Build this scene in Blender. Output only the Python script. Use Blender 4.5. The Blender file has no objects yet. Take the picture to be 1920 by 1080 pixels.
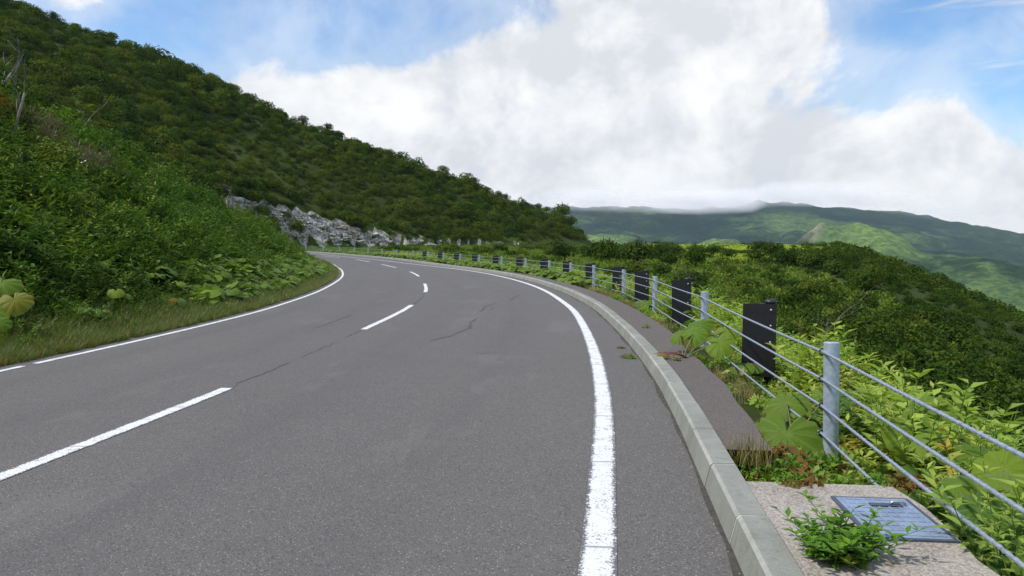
import bpy, math, random
import numpy as np
from math import radians, sin, cos, pi
from mathutils import Vector, Matrix, Euler

rng = np.random.default_rng(7)
random.seed(7)
S = bpy.context.scene
COL = S.collection

# ------------------------------------------------------------------ camera
cam_d = bpy.data.cameras.new('camera')
cam = bpy.data.objects.new('camera', cam_d)
COL.objects.link(cam)
cam_d.sensor_width = 36.0
cam_d.lens = 1450 / 1920 * 36.0
cam_d.clip_start = 0.05
cam_d.clip_end = 30000
cam.location = (0, 0, 1.5)
cam.rotation_euler = (radians(90) - math.atan(78 / 1450), 0, 0)
S.camera = cam

# ------------------------------------------------------------------ node helpers
class NT:
    def __init__(s, tree):
        s.t = tree; s.n = tree.nodes; s.l = tree.links
    def node(s, typ, ins=None, **props):
        nd = s.n.new(typ)
        for k, v in props.items():
            setattr(nd, k, v)
        for k, v in (ins or {}).items():
            s.put(nd.inputs[k], v)
        return nd
    def put(s, sock, v):
        if isinstance(v, bpy.types.NodeSocket):
            s.l.new(v, sock)
        elif v is not None:
            if isinstance(v, (tuple, list)) and len(v) == 3 and sock.type == 'RGBA':
                v = (*v, 1)
            sock.default_value = v
    def math(s, op, a, b=None, c=None, clamp=False):
        nd = s.n.new('ShaderNodeMath'); nd.operation = op; nd.use_clamp = clamp
        for i, v in enumerate((a, b, c)):
            if v is not None:
                s.put(nd.inputs[i], v)
        return nd.outputs[0]
    def noise(s, vec, scale, detail=3, rough=.5, dist=0.0, out='Fac'):
        nd = s.node('ShaderNodeTexNoise', {'Vector': vec, 'Scale': scale, 'Detail': detail, 'Roughness': rough, 'Distortion': dist})
        return nd.outputs[out]
    def mix(s, fac, a, b, blend='MIX'):
        nd = s.n.new('ShaderNodeMix'); nd.data_type = 'RGBA'; nd.blend_type = blend
        s.put(nd.inputs[0], fac); s.put(nd.inputs[6], a); s.put(nd.inputs[7], b)
        return nd.outputs[2]
    def step(s, x, lo, hi, a=0.0, b=1.0):
        nd = s.node('ShaderNodeMapRange', {'Value': x, 'From Min': lo, 'From Max': hi, 'To Min': a, 'To Max': b}, interpolation_type='SMOOTHSTEP')
        return nd.outputs[0]
    def ramp(s, fac, stops, interp='LINEAR'):
        nd = s.n.new('ShaderNodeValToRGB'); s.put(nd.inputs[0], fac)
        cr = nd.color_ramp; cr.interpolation = interp
        while len(cr.elements) > 1:
            cr.elements.remove(cr.elements[-1])
        cr.elements[0].position = stops[0][0]; cr.elements[0].color = (*stops[0][1], 1)
        for p, c in stops[1:]:
            e = cr.elements.new(p); e.color = (*c, 1)
        return nd.outputs[0]
    def scalevec(s, vec, sc):
        nd = s.node('ShaderNodeMapping', {'Vector': vec, 'Scale': sc})
        return nd.outputs[0]

# ------------------------------------------------------------------ world: sky with cloud banks
SUN_EL, SUN_AZ = 56.0, -104.0       # azimuth measured from +Y, negative = to the left
W = bpy.data.worlds.new('World'); S.world = W
W.use_nodes = True
wt = NT(W.node_tree)
W.node_tree.nodes.clear()
SKY = 0.10
sky = wt.node('ShaderNodeTexSky', sky_type='NISHITA')
sky.sun_disc = False
sky.sun_elevation = radians(SUN_EL)
sky.sun_rotation = radians(SUN_AZ)
sky.altitude = 800; sky.air_density = 1.25; sky.dust_density = .35; sky.ozone_density = 2.4
tc = wt.node('ShaderNodeTexCoord')
D = tc.outputs['Generated']
sep = wt.node('ShaderNodeSeparateXYZ', {0: D})
dx, dy, dz = sep.outputs
fwd = wt.math('MAXIMUM', dy, .05)
az = wt.math('DIVIDE', dx, fwd)
el = wt.math('DIVIDE', dz, fwd)
BLOBS = [  # az, el, half-width, half-height, weight : cloud banks standing in the sky
    (.16, .215, .15, .085, 1.05), (.02, .225, .075, .045, .65), (.24, .285, .12, .07, .8), (.35, .27, .06, .05, .45),
    (.02, .345, .10, .05, .45),
    (.10, .10, .36, .085, 1.2), (-.20, .13, .12, .07, .75), (-.10, .19, .10, .05, .45), (.42, .075, .14, .05, 1.0),
    (.555, .135, .055, .055, 1.15), (.48, .10, .05, .04, .5), (.70, .07, .18, .055, .85),
    (-.55, .33, .09, .04, .6), (-.05, .05, .7, .05, .9), (-.28, .185, .12, .035, .25),
]
n1 = wt.noise(D, 6.0, 11, .60, .3)
n1b = wt.noise(wt.node('ShaderNodeMapping', {'Vector': D, 'Location': (.03, 0, -.04)}).outputs[0], 6.0, 11, .60, .3)
lit = wt.math('SUBTRACT', n1, n1b)
n2 = wt.noise(wt.scalevec(D, (1, 1, 3.0)), 2.2, 5, .55, .4)
nn = wt.math('ADD', wt.math('MULTIPLY', wt.math('SUBTRACT', n1, .5), 2.1), wt.math('MULTIPLY', wt.math('SUBTRACT', n2, .5), .55))
acc = None
for (a, e, sa, se, w_) in BLOBS:
    u = wt.math('MULTIPLY', wt.math('SUBTRACT', az, a), 1 / sa)
    v = wt.math('MULTIPLY', wt.math('SUBTRACT', el, e), 1 / se)
    r2 = wt.math('ADD', wt.math('MULTIPLY', u, u), wt.math('MULTIPLY', v, v))
    g = wt.math('MULTIPLY', wt.math('EXPONENT', wt.math('MULTIPLY', r2, -.8)), w_)
    acc = g if acc is None else wt.math('ADD', acc, g)
front = wt.step(dy, .15, .45)
acc = wt.math('MULTIPLY', wt.math('MINIMUM', acc, 1.35), front)
elsewhere = wt.math('MULTIPLY', wt.math('SUBTRACT', 1.0, front), .42)
dens = wt.math('ADD', wt.math('ADD', acc, elsewhere), nn)
mask = wt.step(dens, .20, .74)
thin = wt.math('MULTIPLY', wt.step(dens, -.35, .45), .42)
# streaks of cirrus
cir = wt.noise(wt.node('ShaderNodeMapping', {'Vector': D, 'Rotation': (0, .35, .3), 'Scale': (1.2, 1, 9)}).outputs[0], 2.6, 6, .6, .8)
cirm = wt.math('MULTIPLY', wt.step(cir, .47, .72), .62)
core = wt.math('MAXIMUM', mask, wt.math('MAXIMUM', thin, cirm))
shade_n = wt.noise(wt.scalevec(D, (1, 1, 1.7)), 6.5, 6, .55, .2)
edge = wt.step(dens, .25, 1.5)
sh = wt.math('ADD', wt.math('MULTIPLY', shade_n, .9), wt.math('MULTIPLY', edge, .15))
hi_el = wt.step(el, .08, .26)
sh = wt.math('ADD', sh, wt.math('MULTIPLY', hi_el, .10))
sh = wt.math('ADD', sh, wt.math('MULTIPLY', lit, -1.5))
sh = wt.math('SUBTRACT', sh, wt.math('MULTIPLY', wt.step(el, .16, .03), .10))
ccol = wt.ramp(sh, [(.39, (1.06, 1.055, 1.05)), (.56, (.93, .94, .96)), (.76, (.76, .785, .835))])
ccol = wt.mix(1.0, ccol, (1 / SKY, 1 / SKY, 1 / SKY), 'MULTIPLY')
for nd in [ccol.node]:
    nd.clamp_result = False
skyc = wt.mix(1.0, sky.outputs[0], (1.08, 1.40, 1.68), 'MULTIPLY')
skyc.node.clamp_result = False
wcol = wt.mix(core, skyc, ccol)
bg = wt.node('ShaderNodeBackground', {'Color': wcol, 'Strength': SKY})
wo = wt.node('ShaderNodeOutputWorld', {'Surface': bg.outputs[0]})
W.cycles.sampling_method = 'MANUAL'
W.cycles.sample_map_resolution = 1024

# ------------------------------------------------------------------ sun (veiled by thin cloud)
sun_d = bpy.data.lights.new('sun', 'SUN')
sun_d.energy = 3.6
sun_d.angle = radians(2.5)
sun_d.color = (1.0, .955, .88)
sun = bpy.data.objects.new('sun', sun_d)
COL.objects.link(sun)
a_, e_ = radians(SUN_AZ), radians(SUN_EL)
sdir = Vector((sin(a_) * cos(e_), cos(a_) * cos(e_), sin(e_)))
sun.rotation_euler = sdir.to_track_quat('Z', 'Y').to_euler()

S.view_settings.view_transform = 'Standard'
S.view_settings.look = 'None'
S.view_settings.exposure = 0.0
S.view_settings.gamma = 1.0
S.view_settings.use_curve_mapping = False
S.render.engine = 'CYCLES'
S.cycles.use_denoising = True
S.cycles.max_bounces = 6
S.cycles.diffuse_bounces = 3
S.cycles.glossy_bounces = 2
S.cycles.transmission_bounces = 4
S.cycles.transparent_max_bounces = 24
S.cycles.volume_bounces = 1

# ------------------------------------------------------------------ object helpers
def tag(o, label=None, cat=None, group=None, kind=None):
    if label: o['label'] = label
    if cat: o['category'] = cat
    if group: o['group'] = group
    if kind: o['kind'] = kind
    return o

def empty(name, loc=(0, 0, 0), rz=0.0, **k):
    o = bpy.data.objects.new(name, None)
    o.empty_display_size = .2
    o.location = loc; o.rotation_euler = (0, 0, rz)
    COL.objects.link(o)
    return tag(o, **k)

def mesh_np(name, V, F, mat, smooth=False, attrs=None, matidx=None, uv=None):
    """V (n,3) array, F list of index tuples or an (m,k) array."""
    me = bpy.data.meshes.new(name)
    V = np.asarray(V, dtype=np.float32)
    if isinstance(F, np.ndarray):
        k = F.shape[1]
        me.vertices.add(len(V)); me.vertices.foreach_set('co', V.ravel())
        me.loops.add(F.size); me.loops.foreach_set('vertex_index', F.astype(np.int32).ravel())
        me.polygons.add(len(F))
        me.polygons.foreach_set('loop_start', (np.arange(len(F)) * k).astype(np.int32))
        me.update(calc_edges=True); me.validate()
    else:
        me.from_pydata([tuple(map(float, v)) for v in V], [], [tuple(f) for f in F]); me.update()
    mats = mat if isinstance(mat, (list, tuple)) else [mat]
    for m in mats: me.materials.append(m)
    if matidx is not None: me.polygons.foreach_set('material_index', np.asarray(matidx, dtype=np.int32))
    if smooth: me.polygons.foreach_set('use_smooth', np.ones(len(me.polygons), dtype=bool))
    for an, arr in (attrs or {}).items():
        dom = 'POINT' if len(arr) == len(V) else 'FACE'
        at = me.attributes.new(an, 'FLOAT', dom); at.data.foreach_set('value', np.asarray(arr, dtype=np.float32))
    if uv is not None:
        ul = me.uv_layers.new(name='UVMap')
        li = np.zeros(len(me.loops), dtype=np.int32); me.loops.foreach_get('vertex_index', li)
        ul.data.foreach_set('uv', np.asarray(uv, dtype=np.float32)[li].ravel())
    return me

def obj(name, me, parent=None, loc=None, rot=None, scale=None, link=True, **k):
    o = bpy.data.objects.new(name, me)
    if link: COL.objects.link(o)
    if parent is not None: o.parent = parent
    if loc is not None: o.location = loc
    if rot is not None: o.rotation_euler = rot
    if scale is not None: o.scale = scale if not isinstance(scale, (int, float)) else (scale,) * 3
    return tag(o, **k)

class MB:
    """collects polygons for one mesh"""
    def __init__(s): s.v = []; s.f = []; s.m = []
    def add(s, V, F, mi=0):
        b = len(s.v); s.v += [tuple(map(float, v)) for v in V]
        s.f += [tuple(i + b for i in f) for f in F]; s.m += [mi] * len(F)
    def box(s, c, d, R=None, mi=0):
        V = [Vector((sx * d[0] / 2, sy * d[1] / 2, sz * d[2] / 2)) for sx in (-1, 1) for sy in (-1, 1) for sz in (-1, 1)]
        if R is not None: V = [R @ v for v in V]
        V = [v + Vector(c) for v in V]
        s.add(V, [(0, 1, 3, 2), (4, 6, 7, 5), (0, 4, 5, 1), (2, 3, 7, 6), (0, 2, 6, 4), (1, 5, 7, 3)], mi)
    def tube(s, pts, rad, n=8, caps=True, mi=0, twist=None, lobes=0, lobe_amp=0):
        pts = [Vector(p) for p in pts]
        if not isinstance(rad, (list, tuple, np.ndarray)): rad = [rad] * len(pts)
        b = len(s.v); up = Vector((0, 0, 1)); L = 0.0
        for i, p in enumerate(pts):
            t = (pts[min(i + 1, len(pts) - 1)] - pts[max(i - 1, 0)]).normalized()
            ref = up if abs(t.dot(up)) < .93 else Vector((0, 1, 0))
            x = t.cross(ref).normalized(); y = x.cross(t).normalized()
            if i: L += (p - pts[i - 1]).length
            for k in range(n):
                a = 2 * pi * k / n
                r = rad[i]
                if lobes: r = rad[i] * (1 + lobe_amp * cos(lobes * (a - (twist or 0) * L)))
                s.v.append(tuple(p + x * (r * cos(a)) + y * (r * sin(a))))
        for i in range(len(pts) - 1):
            for k in range(n):
                k2 = (k + 1) % n
                s.f.append((b + i * n + k, b + i * n + k2, b + (i + 1) * n + k2, b + (i + 1) * n + k)); s.m.append(mi)
        if caps:
            s.f.append(tuple(b + k for k in reversed(range(n)))); s.m.append(mi)
            e = b + (len(pts) - 1) * n
            s.f.append(tuple(e + k for k in range(n))); s.m.append(mi)
    def mesh(s, name, mat, smooth=False):
        me = mesh_np(name, np.array(s.v), s.f, mat, smooth, matidx=s.m)
        return me
    def build(s, name, mat, parent=None, smooth=False, **k):
        return obj(name, s.mesh(name, mat, smooth), parent, **k)

# value noise used for the land forms
_perm = np.random.default_rng(3).random((256, 256))
def vnoise(x, y):
    xi = np.floor(x).astype(int); yi = np.floor(y).astype(int)
    fx = x - xi; fy = y - yi; fx = fx * fx * (3 - 2 * fx); fy = fy * fy * (3 - 2 * fy)
    g = lambda i, j: _perm[i & 255, j & 255]
    return (g(xi, yi) * (1 - fx) + g(xi + 1, yi) * fx) * (1 - fy) + (g(xi, yi + 1) * (1 - fx) + g(xi + 1, yi + 1) * fx) * fy
def fbm(x, y, o=4, g=.5):
    s = 0; a = 1; t = 0
    for i in range(o):
        s = s + a * (vnoise(x * 2 ** i + 17.3 * i, y * 2 ** i + 5.1 * i) - .5); t += a; a *= g
    return s / t * 2

# ------------------------------------------------------------------ road alignment
def zr(y):
    return 1.1e-4 * (np.clip(y, 25, 115) - 25) ** 2

def dense(P, n=24):
    P = np.array(P, float); out = []
    Q = np.vstack([2 * P[0] - P[1], P, 2 * P[-1] - P[-2]])
    for i in range(1, len(Q) - 2):
        p0, p1, p2, p3 = Q[i - 1:i + 3]
        for t in np.linspace(0, 1, n, endpoint=False):
            out.append(.5 * ((2 * p1) + (-p0 + p2) * t + (2 * p0 - 5 * p1 + 4 * p2 - p3) * t * t + (-p0 + 3 * p1 - 3 * p2 + p3) * t ** 3))
    out.append(P[-1]); return np.array(out)
def resample(P, step):
    seg = np.r_[0, np.cumsum(np.hypot(*np.diff(P, axis=0).T))]
    t = np.arange(0, seg[-1], step)
    return np.c_[np.interp(t, seg, P[:, 0]), np.interp(t, seg, P[:, 1])]
def smooth1(a, k):
    ker = np.hanning(k + 2)[1:-1]; ker /= ker.sum()
    return np.convolve(np.pad(a, (k // 2, k // 2), mode='reflect', reflect_type='odd'), ker, 'valid')

CP = [(-5.3, -12), (-4.1, -2), (-3.33, 5), (-2.98, 8.5), (-2.68, 14), (-2.57, 20), (-3.14, 28.2), (-5.28, 41.8), (-8.6, 54.6),
      (-14.2, 71.8), (-20.6, 86), (-27.5, 99), (-35.5, 110), (-45, 118.5), (-57, 124), (-72, 126), (-95, 121), (-140, 104)]
CL = resample(dense(CP), .5)
CL = np.c_[smooth1(CL[:, 0], 9), smooth1(CL[:, 1], 9)]
CT = np.gradient(CL, axis=0); CT /= np.linalg.norm(CT, axis=1)[:, None]
CN = np.c_[CT[:, 1], -CT[:, 0]]                    # to the right of the direction of travel
CS = np.r_[0, np.cumsum(np.hypot(*np.diff(CL, axis=0).T))]

def project(pts):
    pts = np.atleast_2d(np.asarray(pts, float)); S_ = np.empty(len(pts)); D_ = np.empty(len(pts))
    for a in range(0, len(pts), 20000):
        q = pts[a:a + 20000]
        d2 = (q[:, 0:1] - CL[None, :, 0]) ** 2 + (q[:, 1:2] - CL[None, :, 1]) ** 2
        i = d2.argmin(1)
        r = q - CL[i]
        along = (r * CT[i]).sum(1); lat = (r * CN[i]).sum(1)
        S_[a:a + 20000] = CS[i] + np.clip(along, -.3, .3)
        D_[a:a + 20000] = np.sign(lat) * np.sqrt(d2[np.arange(len(q)), i]) * np.where(np.abs(along) > 1.0, 1, np.abs(lat) / np.maximum(np.sqrt(d2[np.arange(len(q)), i]), 1e-6))
    return S_, D_

def offset_fn(pts, k=15, tail=None):
    s, d = project(pts); o = np.argsort(s); s, d = s[o], d[o]
    g = np.interp(CS, s, d)
    return smooth1(g, k)
RP = [(-1.9, -12), (-.35, -2), (.39, 3.45), (.54, 4.39), (.66, 5.55), (.81, 6.79), (1.05, 9.09), (1.18, 11.16), (1.33, 13.73), (1.42, 16.45),
      (1.41, 19.57), (1.22, 24.16), (.75, 30.16), (-.12, 35.96), (-1.19, 41.08), (-2.68, 46.73), (-5.05, 53.2), (-10.09, 66), (-15.8, 79.2), (-22.4, 92.98),
      (-28.2, 104.2), (-33.5, 112)]
LP = [(-8.6, -12), (-7.3, -2), (-6.19, 9.29), (-6.06, 10.03), (-5.95, 12.18), (-5.82, 14.97), (-5.83, 16.83), (-6.03, 20.9), (-6.33, 24.43), (-6.89, 28.97),
      (-7.87, 35.4), (-9.34, 42.57), (-11.92, 52.71), (-13.92, 60.07)]
dR = offset_fn(RP, 21); dL = offset_fn(LP, 21)
KPts = [(-.9, -12), (.45, -2), (1.04, 3.1), (1.15, 3.82), (1.35, 5.71), (1.54, 7.51), (1.70, 9.28), (1.88, 12.5), (1.98, 17.31), (1.92, 21.5), (1.56, 26.46), (.98, 31.98), (.02, 37.9), (-1.6, 44.2), (-4.5, 53.2)]
dK = offset_fn(KPts, 17)
i_ = np.searchsorted(CS, project([(-4.5, 53.2)])[0][0])
dK[i_:] = np.interp(CS[i_:], [CS[i_], CS[i_] + 12], [dK[i_], dR[i_] + .42]) - 0
dK = np.maximum(dK, dR + .38); dK = smooth1(dK, 11)
FPts = [(-.3, -12), (1.55, -1.1), (2.39, 5.78), (3.07, 12.28), (3.44, 18.67), (3.44, 23.98), (3.2, 29.78), (2.63, 34.2), (1.75, 39), (.9, 44)]
dF = offset_fn(FPts, 21)
i_ = np.searchsorted(CS, project([(.9, 44)])[0][0])
dF[i_:] = np.interp(CS[i_:], [CS[i_], CS[i_] + 25], [dF[i_], dR[i_] + 2.3])
dF = smooth1(dF, 15)
fo = lambda arr: (lambda s: np.interp(s, CS, arr))
oR, oL, oK, oF = fo(dR), fo(dL), fo(dK), fo(dF)
def SD(s, d):
    x = np.interp(s, CS, CL[:, 0]) + np.interp(s, CS, CN[:, 0]) * d
    y = np.interp(s, CS, CL[:, 1]) + np.interp(s, CS, CN[:, 1]) * d
    return x, y
def s_at(x, y): return float(project([(x, y)])[0][0])

# ------------------------------------------------------------------ land form near the road
RA, RB = np.array([-150., 215.]), np.array([28., 300.])
RD = (RB - RA); RLEN = np.linalg.norm(RD); RD = RD / RLEN
RNr = np.array([RD[1], -RD[0]])                    # towards the camera side
def base_right(x, y):
    """lower ground to the right of the road"""
    near = np.clip((y - 60) / 120, 0, 1); near = near * near * (3 - 2 * near)
    near = np.clip((y - 42) / 50, 0, 1); near = near * near * (3 - 2 * near)
    b = -5.2 + 3.7 * near + .015 * np.maximum(0, y - 92)
    st = 5 + .4 * y
    b = b - .36 * np.maximum(0, x - np.maximum(st, 6)) - .3 * np.maximum(0, x - np.maximum(st, 6) - 25)
    b = b - .55 * np.maximum(0, y - 290)
    return b
def ground(x, y, detail=True):
    x = np.asarray(x, float); y = np.asarray(y, float)
    s, d = project(np.c_[x.ravel(), y.ravel()])
    s = s.reshape(x.shape); d = d.reshape(x.shape)
    xr, yr = SD(s, 0 * s); rz = zr(yr)
    # left bank
    u = -d + oL(s) - .55
    bk = np.where(u < .8, -.03, .70 * (u - .8)); bk = np.minimum(bk, 5.4 + .49 * (u - 8.5)) * np.interp(yr, [20, 45, 70], [1, .80, .62])
    bank = rz + bk
    # right shoulder
    e = d - oF(s)
    sh = np.interp(e, [-.55, -.42, 0, .45, 1.2, 6.5, 12], [.09, -.04, -.16, -.5, -.85, -4.3, -5.2])
    right = rz + sh
    far = base_right(x, y)
    # gentle meadow between the bend and the return road
    open_land = .2 + .012 * np.maximum(0, y - 120)
    wm = np.clip((20 - x) / 30, 0, 1) * np.clip((y - 50) / 60, 0, 1)
    far = far * (1 - wm) + open_land * wm
    wf = np.clip((e - 1.2) / 6, 0, 1)
    right = np.where(e > 1.2, np.maximum(right, np.minimum(far, rz - .85)) * (1 - wf) + far * wf, right)
    # ridge of the big hill
    px = x - RA[0]; py = y - RA[1]
    t = (px * RD[0] + py * RD[1]) / RLEN
    q = px * RNr[0] + py * RNr[1]
    zt = np.interp(t, [-2.2, -1, 0, .25, .5, .714, .85, .93, 1.0, 1.1, 1.4], [205, 140, 74, 57, 39.5, 25, 17.8, 13.5, 5, -6, -40])
    hill = zt - np.where(q > 0, .5 * q, -.45 * q)
    hc = np.interp(t, [.10, .20, .30, .38, .45, .52, .65, .8], [0, 7.5, 11.3, 9.0, 5.0, 2.4, 1.4, 0])
    low = np.where(y > 90, right, -5)
    cut = low + hc - (low + hc - hill) * 3.2
    hill = np.where((hill < low + hc) & (q > 0), cut, hill)
    z = np.where(d < 0, np.maximum(bank, hill), np.maximum(right, hill))
    if detail:
        away = np.clip((np.abs(d) - 9) / 25, 0, 1)
        z = z + away * (fbm(x * .028, y * .028, 4) * np.where(d > 0, np.where(hill > right, 3.0, 1.1), 3.0) * np.clip((np.abs(d) - 9) / 70, 0, 1) + fbm(x * .16 + 9, y * .16, 3) * .5)
        rock = np.exp(-((hill - low - hc * .5) / np.maximum(hc, .5)) ** 2) * (hc > .3)
        z = z + rock * (fbm(x * .35, y * .35, 4, .65) * .9) * (d > 0)
    road = (u < .3) & (e < -.45)
    z = np.where(road, rz - .09, z)
    return z
def g1(x, y): return float(ground(np.array([x]), np.array([y]))[0])

# ------------------------------------------------------------------ materials
MATS = {}
def new_mat(name):
    m = bpy.data.materials.new(name); m.use_nodes = True; m.node_tree.nodes.clear()
    MATS[name] = m
    return m, NT(m.node_tree)
def finish(m, nt, shader, disp=None):
    nt.node('ShaderNodeOutputMaterial', {'Surface': shader})
    return m
def bump(nt, h, strength=.4, dist=.01):
    return nt.node('ShaderNodeBump', {'Height': h, 'Strength': strength, 'Distance': dist}).outputs[0]
def bsdf(nt, col, rough=.8, normal=None, metal=0.0, spec=.5):
    i = {'Base Color': col, 'Roughness': rough, 'Metallic': metal, 'Specular IOR Level': spec}
    if normal is not None: i['Normal'] = normal
    return nt.node('ShaderNodeBsdfPrincipled', i).outputs[0]

def mat_asphalt(name, tint=(1, 1, 1), line=False):
    m, nt = new_mat(name)
    pos = nt.node('ShaderNodeNewGeometry').outputs['Position']
    uv = nt.node('ShaderNodeUVMap').outputs[0]
    big = nt.noise(pos, .22, 4, .55)
    mid = nt.noise(pos, 2.1, 5, .6)
    streak = nt.noise(nt.scalevec(uv, (.05, 1.3, 1)), 1.6, 4, .55)
    fine = nt.noise(pos, 85, 2, .7)
    vor = nt.node('ShaderNodeTexVoronoi', {'Vector': pos, 'Scale': 88.0}, feature='F1')
    stone = nt.step(nt.node('ShaderNodeSeparateColor', {0: vor.outputs['Color']}).outputs[0], .80, .97)
    stone = nt.math('MULTIPLY', stone, nt.step(vor.outputs['Distance'], .55, .25))
    dark = nt.step(nt.node('ShaderNodeSeparateColor', {0: vor.outputs['Color']}).outputs[1], .72, .95)
    c = nt.mix(big, (.093, .089, .084), (.135, .122, .108))
    c = nt.mix(nt.math('MULTIPLY', nt.step(streak, .35, .75), .45), c, (.108, .103, .102))
    c = nt.mix(nt.math('MULTIPLY', nt.step(mid, .45, .8), .25), c, (.18, .168, .162))
    c = nt.mix(nt.math('MULTIPLY', dark, .75), c, (.045, .043, .043))
    c = nt.mix(nt.math('MULTIPLY', nt.step(fine, .3, .75), .5), c, (.185, .172, .165))
    c = nt.mix(nt.math('MULTIPLY', stone, .7), c, (.38, .355, .34))
    dd = nt.node('ShaderNodeSeparateXYZ', {0: uv}).outputs[1]
    trk = None
    for q in (-2.6, -1.0, 1.1, 2.7):
        g = nt.math('EXPONENT', nt.math('MULTIPLY', nt.math('POWER', nt.math('SUBTRACT', dd, q), 2.0), -9.0))
        trk = g if trk is None else nt.math('ADD', trk, g)
    c = nt.mix(nt.math('MULTIPLY', nt.math('MULTIPLY', trk, nt.step(streak, .25, .7)), .28), c, (.085, .082, .082))
    patch_ = nt.noise(nt.scalevec(uv, (.35, 1, 1)), .9, 6, .65)
    c = nt.mix(nt.math('MULTIPLY', nt.step(patch_, .56, .66), .25), c, (.20, .182, .168))
    if tint != (1, 1, 1):
        c = nt.mix(1.0, c, tint, 'MULTIPLY')
    nb = bump(nt, nt.math('ADD', fine, nt.math('MULTIPLY', vor.outputs['Distance'], 1.2)), .55, .006)
    return finish(m, nt, bsdf(nt, c, nt.step(mid, .2, .8, .72, .9), nb, spec=.35))

def mat_paint(name):
    m, nt = new_mat(name)
    pos = nt.node('ShaderNodeNewGeometry').outputs['Position']
    uv = nt.node('ShaderNodeUVMap').outputs[0]
    su = nt.node('ShaderNodeSeparateXYZ', {0: uv}).outputs
    v = nt.math('ABSOLUTE', su[1])
    fine = nt.noise(pos, 70, 3, .75)
    mid = nt.noise(pos, 7, 4, .6)
    wear = nt.math('ADD', nt.math('MULTIPLY', fine, .75), nt.math('MULTIPLY', mid, .3))
    wear = nt.math('ADD', wear, nt.math('MULTIPLY', nt.step(v, .55, 1.0), .16))
    w = nt.step(wear, .575, .64)
    streak = nt.noise(nt.scalevec(pos, (9, .7, 1)), 3, 3, .6)
    c = nt.mix(streak, (.80, .80, .79), (.66, .66, .655))
    c = nt.mix(w, c, (.13, .125, .128))
    crack = nt.node('ShaderNodeTexWave', {'Vector': nt.scalevec(uv, (1, .05, 1)), 'Scale': .22, 'Distortion': 3.0, 'Detail': 3.0}, wave_type='BANDS').outputs['Fac']
    c = nt.mix(nt.math('MULTIPLY', nt.step(crack, .9985, 1.0), .8), c, (.2, .2, .2))
    return finish(m, nt, bsdf(nt, c, .7, bump(nt, fine, .35, .004), spec=.4))

def mat_concrete(name, c1=(.33, .34, .32), c2=(.25, .255, .235), moss=.4, scale=1.0, gravel=False):
    m, nt = new_mat(name)
    pos = nt.node('ShaderNodeNewGeometry').outputs['Position']
    rnd = nt.node('ShaderNodeObjectInfo').outputs['Random']
    a = nt.noise(pos, 2.2 * scale, 5, .6); b = nt.noise(pos, 30 * scale, 4, .7); g = nt.noise(pos, 130, 2, .6)
    c = nt.mix(nt.step(a, .3, .7), c1, c2)
    c = nt.mix(nt.math('MULTIPLY', nt.step(b, .45, .75), .35), c, (.16, .17, .13))
    c = nt.mix(nt.math('MULTIPLY', nt.step(nt.noise(nt.scalevec(pos, (1, 1, .3)), 9, 3, .6), .55, .7), moss), c, (.14, .17, .09))
    c = nt.mix(nt.math('MULTIPLY', nt.step(g, .35, .8), .3), c, (.48, .47, .44))
    c = nt.mix(nt.math('MULTIPLY', rnd, .25), c, (.23, .235, .22))
    h = nt.math('ADD', b, g)
    if gravel:
        dirt = nt.noise(pos, 3.4, 5, .6)
        c = nt.mix(nt.math('MULTIPLY', nt.step(dirt, .48, .66), .7), c, (.14, .11, .075))
        vor = nt.node('ShaderNodeTexVoronoi', {'Vector': pos, 'Scale': 95.0})
        ch = nt.node('ShaderNodeSeparateColor', {0: vor.outputs['Color']}).outputs[0]
        c = nt.mix(.55, c, nt.ramp(ch, [(0, (.16, .14, .12)), (.5, (.36, .32, .28)), (1, (.55, .51, .46))]))
        h = nt.math('SUBTRACT', h, vor.outputs['Distance'])
    return finish(m, nt, bsdf(nt, c, .88, bump(nt, h, .45, .006), spec=.3))

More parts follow.
